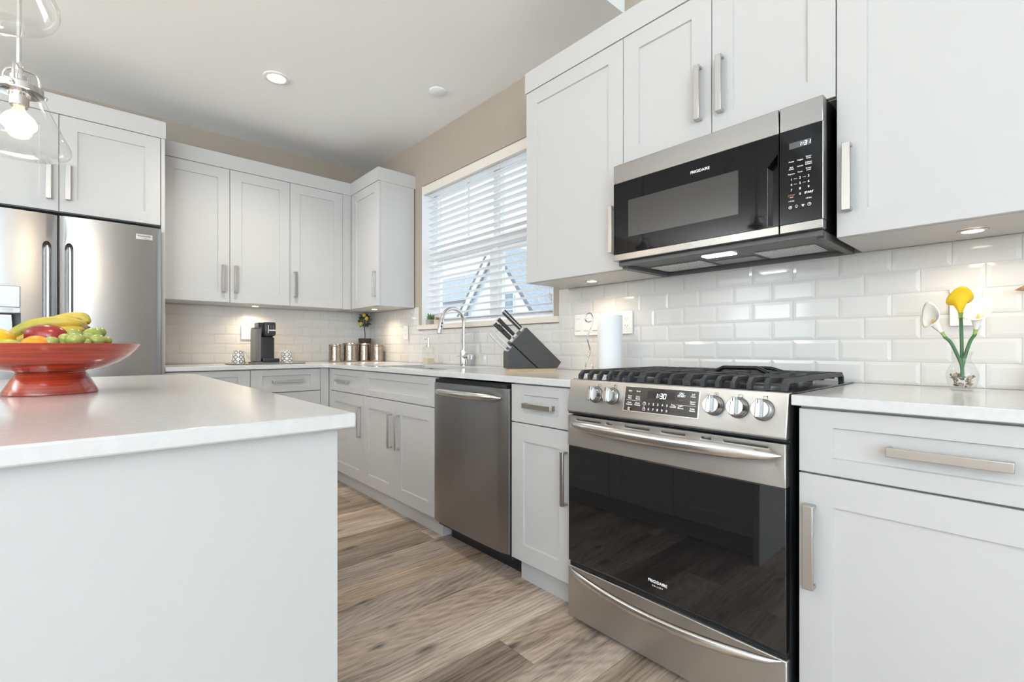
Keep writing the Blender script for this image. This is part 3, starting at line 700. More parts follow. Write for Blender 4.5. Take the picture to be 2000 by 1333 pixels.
def finger(mb, x0, x1, y, w=.013):
    """grate bar running front to back with sloped feet at both ends"""
    prof = [(x0, .9195), (x0, .936), (x0+.022, .953), (x1-.022, .953), (x1, .936), (x1, .9195), (x1-.014, .9195), (x1-.022, .939), (x0+.022, .939), (x0+.014, .9195)]
    mb.prism(prof, lambda x, z: (x, y-w/2, z), lambda x, z: (x, y+w/2, z))
X0, X1 = -.632, -.075
GR = [(RY1-.030, RY1-.290, 7), (RY1-.302, RY0+.302, 4), (RY0+.290, RY0+.018, 7)]
for gi, (ya, yb, n) in enumerate(GR):
    mb = MB(); ys = [ya+(yb-ya)*i/(n-1) for i in range(n)]; yc = (ya+yb)/2
    for i, y in enumerate(ys):
        if 0 < i < n-1:
            for cxx, s in ((-.48, -1), (-.19, 1)): pass
            prof = [(X0, .9195), (X0, .936), (X0+.022, .953), (X0+.10, .953), (X0+.10, .941), (X0+.026, .939), (X0+.014, .9195)]
            mb.prism(prof, lambda x, z: (x, y-.0065, z), lambda x, z: (x, y+.0065, z))
            bar(mb, (X1-.09, y), (X1, y)); bar(mb, (-.39, y), (-.28, y))
        else: finger(mb, X0, X1, y, .014)
    for x in (X0+.10, -.39, -.28, X1-.09, X1-.006):
        bar(mb, (x, ya), (x, yb), .012)
    for x in (-.48, -.19):
        if n > 4:
            for a in (45, 135, 225, 315):
                t = math.radians(a); bar(mb, (x+.03*math.cos(t), yc+.03*math.sin(t)), (x+.095*math.cos(t), yc+.11*math.sin(t)), .010)
    mb.build('grate', M['iron'], ct, bev=.0007)
mb = MB(); P = [(-.30, -3.515, .950), (-.30, -3.548, .966), (-.30, -3.665, .967), (-.30, -3.70, .950)]
mb.tube(P, .0075, 10); mb.tube([(-.16, -3.515, .950), (-.16, -3.545, .962), (-.16, -3.66, .962), (-.16, -3.70, .95)], .007, 10); mb.build('griddle_handle', M['enamel'], ct)

# ------------------------------------------------------------------ microwave
MX = -.40; MF = Face('W', MX); MY0, MY1, MZ0, MZ1 = -3.888, -3.1365, 1.395, 1.790
mw = thing('microwave', 'black and stainless over-the-range microwave reading 1:31', 'microwave', (-.2, -3.512, MZ0))
mb = MB(); mb.box(-.362, -.004, MY0+.006, MY1-.006, 1.3955, 1.7995); mb.build('body', M['enamel'], mw)
SP = -3.768
mb = MB(); MF.box(mb, SP+.0015, MY1, -.036, 0, 1.713, MZ1); md_ = mb.build('door', M['steel'], mw, bev=.002)
mb = MB(); MF.box(mb, SP+.0015, MY1, -.036, 0, MZ0, 1.4225); mb.build('door_trim', M['steel'], md_, bev=.002)
mb = MB(); MF.box(mb, SP+.0015, MY1-.0005, -.036, -.0004, 1.423, 1.7125); gl = mb.build('door_glass', M['mglass'], md_)
c = MB(); c.prism([(-3.733, 1.615), (-3.764, 1.650), (-3.764, 1.426), (-3.733, 1.426)], lambda y, z: (MX-.01, y, z), lambda y, z: (MX+.025, y, z)); cut(gl, c)
mb = MB(); mb.box(MX+.002, MX+.026, -3.7335, -3.7315, 1.427, 1.615); mb.build('grip', M['steel_h'], gl)
mb = MB(); MF.box(mb, -3.642, -3.208, -.001, .0004, 1.486, 1.634); mb.build('window', mat('mesh_window', (.045, .043, .041), .16), gl)
mb = MB(); text_into(mb, 'FRIGIDAIRE', .0140, MF.mat(-3.508, .0002, 1.6705), bold=.0001); mb.build('lettering', M['ink'], gl, smooth=0)
mb = MB(); MF.box(mb, MY0, SP-.0015, -.036, 0, 1.713, MZ1); c1 = mb.build('control_panel', M['steel'], mw, bev=.002)
mb = MB(); MF.box(mb, MY0, SP-.0015, -.036, 0, MZ0, 1.4225); mb.build('panel_trim', M['steel'], c1, bev=.002)
mb = MB(); MF.box(mb, MY0+.002, SP-.0015, -.036, -.0004, 1.423, 1.7125); kp = mb.build('keypad', M['mglass'], c1)
mb = MB(); MF.box(mb, MY0, MY0+.0018, -.036, -.0006, 1.423, 1.7125); mb.build('side_trim', M['steel_h'], c1)
mb = MB(); MF.box(mb, -3.857, -3.797, -.001, .0004, 1.653, 1.672); mb.build('clock_window', mat('clock_panel', (.09, .09, .095), .2), kp)
mb = MB(); clock(mb, MF.mat(-3.823, .0006, 1.6565), '1:31', .0115, .006, .0017, .0098); mb.build('clock_digits', M['digit'], kp, smooth=0)
mb = MB(); mr_ = MB()
C3 = (-3.803, -3.827, -3.850)
def kt(s, y, z, size=.0056, m=None, b=.00004): text_into(m or mb, s, size, MF.mat(y, .0001, z), bold=b)
for s, c_, z in (('Potato', 0, 1.614), ('Veggies', 1, 1.614), ('Sensor', 2, 1.619), ('Cook', 2, 1.6135), ('Melt', 0, 1.5965), ('Soften', 0, 1.591), ('Reheat', 1, 1.595), ('Defrost', 2, 1.601), ('lbs/time', 2, 1.5955), ('Popcorn', 0, 1.576), ('Timer', 1, 1.577), ('Power', 2, 1.583), ('Level', 2, 1.5775)): kt(s, C3[c_], z)
for i, s in enumerate('123456789'): kt(s, C3[i % 3], 1.559-.0165*(i//3), .0098)
kt('0', C3[1], 1.5095, .0098); kt('START', C3[2]-.001, 1.5095, .0082, b=.0002); kt('STOP', C3[0], 1.5095, .0082, mr_, .0003); kt('Cancel', C3[0], 1.504, .0035)
kt('+10 Sec', C3[0], 1.492, .0052); kt('+30 Sec', C3[2], 1.492, .0052)
for i, (y0, y1) in enumerate(((-3.8085+.0, -3.8205), (-3.8335, -3.8445))):
    for z in (1.559, 1.5425): MF.box(mb, y0-.001, y1+.002, -.0003, .0002, z-.0003, z+.0003)
for k, y in enumerate((-3.8, -3.817, -3.835, -3.852)):
    Q = MF.mat(y, .0002, 1.473)
    if k in (0, 3): icon_ring(mb, Q, .0048, .0009)
    if k == 0: icon_ring(mb, Q, .0022, .0009, 8)
    if k == 1: icon_ring(mb, Q @ Matrix.Translation((0, .001, 0)), .0036, .0008); icon_bar(mb, Q, -.0012, -.0045, .0012, -.0028)
    if k == 2:
        for a in (90, 210, 330): icon_ring(mb, Q @ Matrix.Translation((.0022*math.cos(math.radians(a)), -.0022*math.sin(math.radians(a)), 0)), .002, .0019, 8)
    if k == 3: icon_bar(mb, Q, -.0004, 0, .0004, .0034); icon_bar(mb, Q, 0, -.0004, .0026, .0004)
mb.build('lettering', M['ink'], kp, smooth=0); mr_.build('lettering', M['inkred'], kp, smooth=0)
# underside with filters and a cooktop lamp
UZ = 1.369
mb = MB()
mb.box(-.375, -.345, MY0+.008, MY1-.008, UZ+.008, 1.395); mb.box(-.03, -.006, MY0+.008, MY1-.008, UZ, 1.395)
mb.box(-.345, -.03, MY1-.032, MY1-.008, UZ, 1.395); mb.box(-.345, -.03, MY0+.008, MY0+.032, UZ, 1.395); mb.box(-.345, -.03, MY0+.032, MY1-.032, 1.384, 1.395)
bp_ = mb.build('bottom_pan', M['gplast'], mw, bev=.002)
fm = mat('filter_mesh', (.35, .35, .35), .4, .9); v = coords(fm, (260, 260, 260)); nn = nd(fm, 'ShaderNodeTexVoronoi'); nn.inputs['Scale'].default_value = 1; lk(fm, v, nn.inputs['Vector'])
mr__ = nd(fm, 'ShaderNodeMapRange'); mr__.inputs['From Max'].default_value = .7; mr__.inputs['To Min'].default_value = .05; mr__.inputs['To Max'].default_value = .75; lk(fm, nn.outputs['Distance'], mr__.inputs['Value']); lk(fm, mr__.outputs[0], bsdf(fm).inputs['Base Color'])
for y0, y1 in ((-3.43, -3.205), (-3.82, -3.63)):
    mb = MB(); mb.box(-.235, -.075, y0, y1, 1.3795, 1.3838); f = mb.build('grease_filter', M['steel_h'], bp_)
    mb = MB(); mb.box(-.227, -.083, y0+.008, y1-.008, 1.3785, 1.3794); mb.build('filter_mesh', fm, f)
mb = MB(); mb.box(-.165, -.075, -3.605, -3.445, 1.381, 1.3838); mb.build('access_panel', mat('pan_panel', (.3, .3, .3), .35, .3), bp_, bev=.001)
mb = MB(); mb.box(-.300, -.250, -3.575, -3.465, 1.380, 1.3838); mb.build('lamp_lens', M['hood'], bp_)
# ------------------------------------------------------------------ kitchen window
w1 = bpy.data.objects.new('window_1', None); COL.objects.link(w1); struct(w1)
FX0, FX1 = .112, .155
mb = MB()
def wf(y0, y1, z0, z1, x0=FX0, x1=FX1): mb.box(x0, x1, y0, y1, z0, z1)
wf(WY1-.055, WY1, WZ0, WZ1); wf(WY0, WY0+.055, WZ0, WZ1); wf(WY0+.055, WY1-.055, WZ1-.055, WZ1); wf(WY0+.055, WY1-.055, WZ0, WZ0+.045)
wf(WY0+.055, WY1-.055, 1.745, 1.835); wf(-1.81, -1.735, 1.835, WZ1-.055); wf(-1.79, -1.715, WZ0+.045, 1.745)
mb.build('window_frame', M['vinyl'], w1, bev=.002)
mb = MB()
for y0, y1, z0, z1 in ((-1.715, WY1-.055, WZ0+.045, 1.745), (WY0+.055, -1.79, WZ0+.045, 1.745)):
    wf(y0, y0+.03, z0, z1, .120, .148); wf(y1-.03, y1, z0, z1, .120, .148); wf(y0+.03, y1-.03, z0, z0+.03, .120, .148); wf(y0+.03, y1-.03, z1-.03, z1, .120, .148)
for y in (-1.42, -2.09): wf(y-.009, y+.009, 1.835, WZ1-.055, .127, .141)
mb.build('sash', M['vinyl'], w1, bev=.0015)
mb = MB(); mb.box(.133, .136, WY0+.05, WY1-.05, WZ0+.04, WZ1-.05); mb.build('glass', M['pane'], w1)
mb = MB(); mb.prism([(-.022, -2.468), (-.0005, -2.468), (-.0005, WY0+.0005), (.112, WY0+.0005), (.112, WY1-.0005), (-.0005, WY1-.0005), (-.0005, -.909), (-.022, -.909)], lambda x, y: (x, y, 1.1855), lambda x, y: (x, y, 1.2215))
mb.build('windowsill', M['sill'], w1, bev=.002)
mb = MB(); mb.box(.0005, .1115, WY1-.004, WY1-.0003, 1.2217, WZ1-.0003); mb.box(.0005, .1115, WY0+.0003, WY0+.004, 1.2217, WZ1-.0003); mb.build('jamb', M['vinyl'], w1, smooth=0)
# blind
bl = thing('window_blind', 'white horizontal slat blind, slats open, in the window over the sink', 'blind', (.07, -1.69, WZ1))
mb = MB(); mb.box(.008, .034, WY0+.005, WY1-.005, 2.283, 2.3515); mb.build('valance', M['valance'], bl, bev=.002)
mb = MB(); mb.box(.045, .098, WY0+.012, WY1-.012, 2.305, 2.35); mb.build('headrail', M['blind'], bl)
mb = MB(); n = 21
for i in range(n+1):
    z = 1.262+(2.285-1.262)*i/n; dz = .003
    P = [(.045+.050*k/6, z+dz-2*dz*(k/6)+.0025*math.sin(PI*k/6)) for k in range(7)]
    P = P+[(x, q-.0026) for x, q in P[::-1]]
    mb.prism(P, lambda x, z: (x, WY0+.012, z), lambda x, z: (x, WY1-.014, z))
mb.build('slats', M['blind'], bl, smooth=60)
mb = MB(); mb.box(.044, .096, WY0+.012, WY1-.014, 1.2225, 1.242); mb.build('bottom_rail', M['blind'], bl, bev=.003)
mb = MB()
for y in (-1.14, -1.5, -1.87, -2.25):
    for x in (.0435, .0965): mb.cyl((x, y, 1.235), (x, y, 2.31), .0009, n=6)
mb.build('ladder_cords', M['white'], bl)
mb = MB(); mb.cyl((-.004, -2.405, 1.345), (-.004, -2.405, 2.30), .001, n=6); mb.lathe([(.003, .028), (.006, .022), (.007, 0), (.003, -.004)], (-.004, -2.405, 1.318), 12); mb.lathe([(.003, .028), (.006, .022), (.007, 0), (.003, -.004)], (-.004, -2.392, 1.335), 12); mb.cyl((-.004, -2.392, 1.36), (-.004, -2.392, 2.30), .001, n=6)
mb.build('pull_cord', M['sill'], bl)

# ------------------------------------------------------------------ lamps
def spot(o, loc, e, col, ang=130, r=.03, blend=.6):
    l = bpy.data.lights.new('light', 'SPOT'); l.energy = e; l.color = col; l.spot_size = math.radians(ang); l.spot_blend = blend; l.shadow_soft_size = r
    q = bpy.data.objects.new('light', l); COL.objects.link(q); q.parent = o; q.location = Vector(loc)-o.location; return q
def ceiling_light(x, y, z, label, e=34, c=(1, .93, .84)):
    t = thing('ceiling_light', label, 'light', (x, y, z), None)
    mb = MB(); mb.lathe([(.075, -.0005), (.075, -.004), (.070, -.007), (.053, -.006), (.050, -.002)], (x, y, z), 40, False, False); mb.build('trim_ring', M['white'], t)
    mb = MB(); mb.lathe([(.052, -.0012), (.050, -.0035)], (x, y, z), 40); mb.build('lens', M['lamp'], t)
    spot(t, (x, y, z-.02), e, (1, .93, .84), 135, .05, .8); return t
ceiling_light(-1.147, -1.129, ZC, 'lit round recessed ceiling light above the kitchen aisle', 40)
for x, y in ((-1.15, -4.1), (-3.4, -1.6), (-3.4, -4.2), (-2.0, -6.4), (-4.6, -6.4)):
    pass
mb = MB(); mb.lathe([(.055, -.0005), (.055, -.005), (.050, -.008), (.0, -.0085)], (-.311, -1.672, ZC), 40); tag(mb.build('ceiling_cover', M['ceil']), 'unlit round white cover plate on the ceiling near the window wall', 'ceiling plate')
def puck(x, y, label, e=2.2, z=ZU):
    t = thing('cabinet_light', label, 'light', (x, y, z))
    mb = MB(); mb.lathe([(.034, -.0005), (.034, -.003), (.031, -.005), (.024, -.004), (.024, -.0015)], (x, y, z), 32, False, False); mb.build('trim_ring', M['nickel'], t)
    mb = MB(); mb.lathe([(.0245, -.001), (.023, -.0032)], (x, y, z), 32); mb.build('lens', M['puck'], t)
    spot(t, (x, y, z-.012), e, (1, .80, .56), 155, .03, .9); return t
puck(-1.031, -.14, 'small lit puck light over the coffee maker', 5.5)
puck(-.191, -.50, 'small lit puck light under the corner cabinet, over the canisters', 5.5)
puck(-.157, -2.829, 'small lit puck light over the paper towel roll', 2.6)
puck(-.157, -4.19, 'small lit puck light over the calla lilies', 1.6)
l = bpy.data.lights.new('hood_light', 'AREA'); l.shape = 'RECTANGLE'; l.size = .045; l.size_y = .1; l.energy = .35; l.color = (.95, .98, 1)
q = bpy.data.objects.new('hood_light', l); COL.objects.link(q); q.parent = mw; q.location = Vector((-.275, -3.52, 1.376))-mw.location

def pendant(x, y, zb, zc, label):
    """zb: lowest point of the glass"""
    t = thing('pendant_lamp', label, 'pendant lamp', (x, y, zb), 'glass pendants over the island')
    mb = MB(); mb.lathe([(.062, -.0005), (.062, -.018), (.05, -.024), (.012, -.026)], (x, y, zc), 32); mb.build('canopy', M['chrome'], t)
    mb = MB(); mb.cyl((x, y, zb+.285), (x, y, zc-.02), .0065, n=16); mb.lathe([(.009, .0), (.010, .006), (.010, .02), (.0065, .026)], (x, y, zb+.268), 20); mb.build('rod', M['chrome'], t)
    # fitter ring, socket, arms
    mb = MB(); mb.lathe([(.052, .196), (.058, .198), (.058, .218), (.050, .224), (.022, .228), (.022, .25), (.012, .254), (.009, .272)], (x, y, zb), 40); mb.lathe([(.021, .152), (.024, .155), (.024, .196)], (x, y, zb), 28); mb.build('socket', M['chrome'], t)
    mb = MB()
    for a in (20, 140, 260):
        c, s = math.cos(math.radians(a)), math.sin(math.radians(a))
        mb.tube([(x+c*r, y+s*r, zb+z) for r, z in ((.048, .215), (.050, .245), (.047, .265), (.038, .275), (.022, .277), (.006, .276))], .0042, 10)
        mb.ball((x+c*.064, y+s*.064, zb+.207), .0065, 12, 8)
    mb.build('arm', M['chrome'], t)
    prof = [(.056, .205), (.060, .19), (.067, .17), (.079, .14), (.092, .11), (.106, .08), (.118, .056), (.1245, .040), (.1255, .028), (.121, .017), (.108, .009), (.085, .004), (.05, .001), (.02, .0)]
    mb = MB(); mb.lathe(prof, (x, y, zb), 56, False, True); lab(mb.build('glass_shade', M['glass'], t, smooth=80), 'clear glass shade')
    mb = MB(); mb.lathe([(.012, .155), (.015, .145), (.022, .125), (.030, .10), (.0325, .085), (.030, .068), (.022, .056), (.010, .051), (.002, .05)], (x, y, zb), 28); mb.build('bulb', M['bulb'], t)
    mb = MB()
    for k in range(6):
        a = k*PI/3; mb.tube([(x+.006*math.cos(a), y+.006*math.sin(a), zb+.14), (x+.014*math.cos(a+.3), y+.014*math.sin(a+.3), zb+.075), (x+.006*math.cos(a+.6), y+.006*math.sin(a+.6), zb+.135)], .0011, 6)
    mb.build('filament', M['filament'], t)
    l = bpy.data.lights.new('light', 'POINT'); l.energy = 4; l.color = (1, .85, .68); l.shadow_soft_size = .05
    q = bpy.data.objects.new('light', l); COL.objects.link(q); q.parent = t; q.location = (0, 0, .09)
M['bulb'] = thin_glass('bulb_glass', (1.0, .90, .72), 1.0); M['filament'] = emit('filament', (1, .72, .36), 18)
t_ = M['bulb'].node_tree; em = nd(M['bulb'], 'ShaderNodeEmission'); em.inputs[0].default_value = (1, .80, .5, 1); em.inputs[1].default_value = .35
ads = nd(M['bulb'], 'ShaderNodeAddShader'); src = t_.nodes['Material Output'].inputs[0].links[0].from_socket
lk(M['bulb'], src, ads.inputs[0]); lk(M['bulb'], em.outputs[0], ads.inputs[1]); lk(M['bulb'], ads.outputs[0], t_.nodes['Material Output'].inputs[0])
pendant(-2.19, -2.128, 1.660, ZC, 'lit glass pendant lamp whose whole shade shows beyond the fruit bowl')
pendant(-2.19, -3.02, 1.660, ZC2, 'glass pendant lamp nearest the viewer, only its lower rim in view')

# ------------------------------------------------------------------ worktop things
ZW = .9143
TH = .7304
RV, FV = Vector((math.cos(TH), -math.sin(TH), 0)), Vector((math.sin(TH), math.cos(TH), 0))     # directions used for turning props
# faucet
fx, fy = -.075, -1.64
fc = thing('faucet', 'tall chrome gooseneck faucet with a pull-down spray head', 'faucet', (fx, fy, ZW))
mb = MB(); mb.lathe([(.031, 0), (.031, .006), (.028, .009), (.028, .105), (.026, .110), (.017, .112)], (fx, fy, ZW), 32); mb.build('body', M['chrome'], fc)
mb = MB(); P = [(fx, fy, ZW+.11), (fx, fy, 1.20)]; r = .092
for i in range(1, 15):
    a = PI*i/14*.93; P.append((fx-r+r*math.cos(a), fy, 1.21+r*1.05*math.sin(a)))
mb.tube(P, .0135, 16); mb.build('spout', M['chrome'], fc)
e0 = Vector(P[-1]); dr_ = (Vector(P[-1])-Vector(P[-2])).normalized(); dr_ = Vector((-.22, 0, -1)).normalized()
mb = MB(); mb.tube([e0, e0+dr_*.004, e0+dr_*.008, e0+dr_*.10, e0+dr_*.104], [.0138, .0155, .0165, .0185, .015], 20); sh = mb.build('spray_head', M['chrome'], fc)
mb = MB()
for k in (.03, .052): mb.ball(e0+dr_*k+Vector((0, -.0165, 0))+Vector((-.004, 0, 0)), .006, 12, 8, (1, .5, 1))
mb.build('button', M['bplast'], sh)
mb = MB(); mb.cyl((fx, fy-.02, ZW+.062), (fx, fy-.070, ZW+.062), .0225, n=28); mb.build('valve', M['chrome'], fc)
mb = MB(); mb.tube([(fx, fy-.05, ZW+.062), (fx-.05, fy-.045, ZW+.066), (fx-.09, fy-.042, ZW+.068)], [.006, .005, .004], 10); mb.build('lever', M['chrome'], fc)
# soap dispenser
sx, sy = -.115, -1.245
sd = thing('soap_dispenser', 'square clear glass soap dispenser with a chrome pump by the sink', 'soap dispenser', (sx, sy, ZW))
mb = MB(); mb.rings([[(x, y, ZW+z) for x, y in rrect(sx-w, sx+w, sy-w, sy+w, .008, 3)] for w, z in ((.033, 0), (.035, .004), (.035, .122), (.030, .130), (.014, .134))]); mb.build('bottle', M['glass'], sd)
mb = MB(); mb.rings([[(x, y, ZW+z) for x, y in rrect(sx-w, sx+w, sy-w, sy+w, .006, 3)] for w, z in ((.030, .005), (.031, .006), (.031, .045), (.030, .046))]); mb.build('soap', mat('soap', (.72, .62, .46), .2), sd)
mb = MB(); mb.lathe([(.018, .132), (.018, .152), (.010, .155), (.006, .156), (.006, .178), (.011, .180), (.011, .198), (.008, .200)], (sx, sy, ZW), 24); mb.cyl((sx, sy, ZW+.189), (sx-.035, sy, ZW+.186), .005, n=12); mb.build('pump', M['chrome'], sd)
# succulents on the sill
zs = 1.222
def succulent(x, y, w, h, label, leafm, potm, n, L, col=None):
    t = thing('potted_succulent', label, 'plant', (x, y, zs))
    mb = MB(); mb.rings([[(a, b, zs+z) for a, b in rrect(x-k, x+k, y-k, y+k, .004, 2)] for k, z in ((w*.46, 0), (w*.5, h), (w*.43, h), (w*.42, h-.006))]); mb.build('pot', potm, t)
    mb = MB()
    for i in range(n):
        a = i*2.4; el = .35+1.0*(i/n); d = Vector((math.cos(a)*math.cos(el), math.sin(a)*math.cos(el), math.sin(el))); p = Vector((x, y, zs+h-.004)); l = L*(.75+.4*random.random())
        mb.tube([p+d*l*k+Vector((0, 0, .12*l*k*k)) for k in (0, .3, .7, 1)], [L*.10, L*.13, L*.09, .0006], 6)
    mb.build('leaves', leafm, t)
succulent(.010, -1.075, .058, .040, 'tiny spiky succulent in a square stone pot on the windowsill', noise_col(mat('succulent_green', rough=.5), (.03, .10, .03), (.14, .27, .08), 60), noise_col(mat('stone_pot', rough=.8), (.30, .27, .24), (.42, .38, .34), 90), 26, .05)
succulent(.016, -1.165, .044, .034, 'orange succulent in a cream pot on the sill, behind the faucet', noise_col(mat('succulent_orange', rough=.5), (.35, .10, .02), (.60, .25, .05), 60), mat('cream_pot', (.62, .52, .40), .7), 30, .026)

# knife block
KL, KR = Vector((-.395, -2.47, 0)), Vector((-.13, -2.60, 0)); ku = (KR-KL).normalized(); kn_ = Vector((ku.y, -ku.x, 0))  # kn_ faces the room
if kn_.dot(FV) > 0: kn_ = -kn_
KLEN = (KR-KL).length
def kp(s, z, d): return tuple(KL+ku*s*KLEN-kn_*d+Vector((0, 0, ZW+z)))
kb = thing('knife_block', 'slanted dark grey knife block standing beside the window', 'knife block', tuple((KL+KR)/2-kn_*.055+Vector((0, 0, ZW))))
kdark = noise_col(mat('block_stain', rough=.42), (.038, .038, .040), (.052, .051, .052), 6, (1, 1, 14))
KD = .105
mb = MB(); mb.prism([(0, .014), (0, .101), (.085, .136), (.54, .014)], lambda s, z: kp(s, z, 0), lambda s, z: kp(s, z, KD)); mb.build('lower_block', kdark, kb, bev=.002)
mb = MB(); mb.prism([(.07, .151), (.34, .231), (1.0, .046), (.92, .014), (.56, .014), (.097, .139)], lambda s, z: kp(s, z, 0), lambda s, z: kp(s, z, KD)); mb.build('upper_block', kdark, kb, bev=.002)
mb = MB(); mb.prism([(.02, .0), (.91, .0), (.91, .0135), (.02, .0135)], lambda s, z: kp(s, z, .012), lambda s, z: kp(s, z, KD-.012)); lab(mb.build('base', noise_col(mat('pale_wood', rough=.5), (.62, .42, .24), (.74, .55, .35), 8, (1, 1, 12)), kb), 'pale wood base')
hd = Vector((-(.34-1.0)*KLEN, 0, (.231-.046))); 
def kdir(s, z): return ku*s+Vector((0, 0, z))
kd = (ku*(-.66*KLEN)+Vector((0, 0, .185))).normalized()
def knife(s, z, d, L, kind, label):
    p = Vector(kp(s, z, d)); t = thing('knife', label, 'knife', tuple(p), 'knives in the grey knife block')
    up = kd.cross(kn_).normalized()
    def bx(mb, l0, l1, h0, h1, w):
        vs = []
        for l, h in ((l0, h0), (l1, h1)):
            vs.append([p+kd*l+up*a*h+kn_*b*w for a, b in ((-1, -1), (1, -1), (1, 1), (-1, 1))])
        mb.rings(vs)
    if kind == 'black':
        mb = MB(); bx(mb, -.012, .016, .010, .010, .006); mb.build('bolster', M['steel_h'], t, bev=.001)
        mb = MB(); bx(mb, .0165, .0165+L*.5, .0085, .0092, .0075); bx(mb, .0165+L*.5, .016+L, .0092, .0105, .0078); hh = mb.build('handle', M['bplast'], t, bev=.003)
        mb = MB(); bx(mb, .0165+L-.0005, .0165+L+.004, .0100, .0095, .0078); mb.build('end_cap', M['steel_h'], hh)
    elif kind == 'lined':
        mb = MB(); bx(mb, -.012, .012, .012, .012, .006); mb.build('bolster', M['steel_h'], t, bev=.001)
        mb = MB(); bx(mb, .0125, .012+L, .0105, .0125, .008); hh = mb.build('handle', M['bplast'], t, bev=.002)
        mb = MB(); bx(mb, .0125, .0122+L, .0022, .0022, .0088); mb.build('tang', M['steel_h'], hh)
    else:
        mb = MB(); bx(mb, -.012, L*.6, .0055, .0075, .005); bx(mb, L*.6, L, .0075, .003, .005); mb.build('handle', M['steel_h'], t, bev=.001)
knife(.285, .217, .028, .125, 'lined', 'front knife of the top pair, black handle with a steel spine')
knife(.315, .225, .074, .125, 'lined', 'rear knife of the top pair, black handle with a steel spine')
knife(.17, .182, .030, .118, 'black', 'steak knife in the middle row, its handle reaching highest')
knife(.12, .166, .050, .095, 'black', 'short-handled black knife tucked between the two middle knives')
knife(.095, .158, .022, .118, 'black', 'lowest black-handled knife in the middle of the block')
knife(.055, .125, .028, .12, 'steel', 'upper slim all-steel knife at the foot of the block')
knife(.018, .110, .060, .135, 'steel', 'lower slim all-steel knife at the foot of the block')

# paper towels
px, py = -.125, -2.915
ph = thing('paper_towel_holder', 'wire paper towel holder with a scrolled chrome arm', 'paper towel holder', (px, py, ZW))
mb = MB(); mb.lathe([(.072, 0), (.072, .005), (.066, .007)], (px, py, ZW), 40); mb.cyl((px, py, ZW+.006), (px, py, ZW+.292), .005, n=12); mb.build('base', M['chrome'], ph)
mb = MB(); c = Vector((px, py, 0))-RV*.105-FV*.02
SC = [(.010, .255), (.004, .250), (-.010, .249), (-.018, .262), (-.014, .282), (0, .292), (.013, .284), (.018, .262), (.013, .236), (.0, .205), (-.008, .175), (-.005, .150), (.004, .120), (.004, .100), (-.006, .075), (-.016, .048), (-.017, .028), (-.008, .010), (.004, .007), (.015, .014), (.018, .028), (.010, .038), (.0, .034)]
# smooth scroll
def catmull(P, k=5):
    out = []
    for i in range(len(P)-1):
        p0, p1, p2, p3 = [Vector(P[max(0, min(len(P)-1, j))]) for j in (i-1, i, i+1, i+2)]
        for s in range(k):
            t = s/k; out.append(.5*((2*p1)+(p2-p0)*t+(2*p0-5*p1+4*p2-p3)*t*t+(3*p1-p0-3*p2+p3)*t**3))
    out.append(Vector(P[-1])); return out
pts = catmull([tuple(c+RV*a+Vector((0, 0, ZW+z))) for a, z in SC])
mb.tube(pts, .0032, 8); q0 = c+RV*.004+Vector((0, 0, ZW+.0045)); mb.tube([tuple(q0), tuple(q0+(Vector((px, py, ZW+.0045))-q0)*.4)], .0032, 8); mb.build('scroll_arm', M['chrome'], ph)
mb = MB(); n = 48
def ringp(r, z): return [(px+r*math.cos(2*PI*k/n), py+r*math.sin(2*PI*k/n), ZW+z) for k in range(n)]
mb.rings([ringp(.020, .0095), ringp(.0585, .0095), ringp(.060, .012), ringp(.060, .278), ringp(.0585, .281), ringp(.020, .281), ringp(.020, .0095)], False, False)
tag(noise_col(mat('paper', rough=.95), (.78, .79, .80), (.83, .84, .85), 300, bump=.3) and mb.build('paper_towel_roll', bpy.data.materials['paper']), 'white paper towel roll standing on its wire holder', 'paper towels')

# vase with lilies
vx, vy = -.15, -4.168
vs_ = thing('glass_vase', 'small clear glass vase with a curved belly, holding dried bits', 'vase', (vx, vy, ZW))
mb = MB(); mb.lathe([(.022, 0), (.026, .002), (.031, .018), (.0355, .040), (.035, .050), (.031, .062), (.024, .076), (.019, .086), (.0185, .094), (.021, .104), (.0245, .113)], (vx, vy, ZW), 40, True, False); mb.build('vessel', M['glass'], vs_, smooth=80)
mb = MB(); mb.lathe([(.0, .0005), (.0215, .0008), (.025, .003), (.024, .006), (.0, .007)], (vx, vy, ZW), 40); mb.build('thick_base', M['glass'], vs_, smooth=80)
mb = MB(); rnd = random.Random(4)
for i in range(70):
    a = rnd.random()*2*PI; z = .012+.034*rnd.random(); rr = (.017+.012*(z/.045))*math.sqrt(rnd.random()*.8+.2)*.94
    p = Vector((vx+rr*math.cos(a), vy+rr*math.sin(a), ZW+z)); d = Vector((rnd.uniform(-1, 1), rnd.uniform(-1, 1), rnd.uniform(-.6, 1))).normalized()
    mb.mi = i % 3
    if i % 4 == 0: mb.tube([p-d*.007, p+Vector((0, 0, .002)), p+d*.007], [.0012, .0022, .0008], 6)
    else: mb.ball(p, .0048, 8, 6, (1, rnd.uniform(.5, .9), rnd.uniform(.4, .8)))
o = mb.build('potpourri', [mat('dried_tan', (.36, .25, .16), .7), mat('dried_pale', (.55, .46, .37), .7), mat('dried_grey', (.22, .19, .165), .7)]); tag(o, 'dried brown pods and stems filling the glass vase', 'potpourri', kind='stuff')
petal_w = noise_col(mat('lily_white', rough=.5), (.80, .76, .69), (.84, .81, .76), 12); petal_y = noise_col(mat('lily_yellow', rough=.5), (.80, .50, .01), (.86, .60, .015), 12)
stemm = noise_col(mat('lily_stem', rough=.5), (.05, .15, .06), (.09, .21, .09), 20); spad = mat('lily_spadix', (.80, .55, .05), .6)
calyx = mat('lily_calyx', (.30, .45, .12), .5)
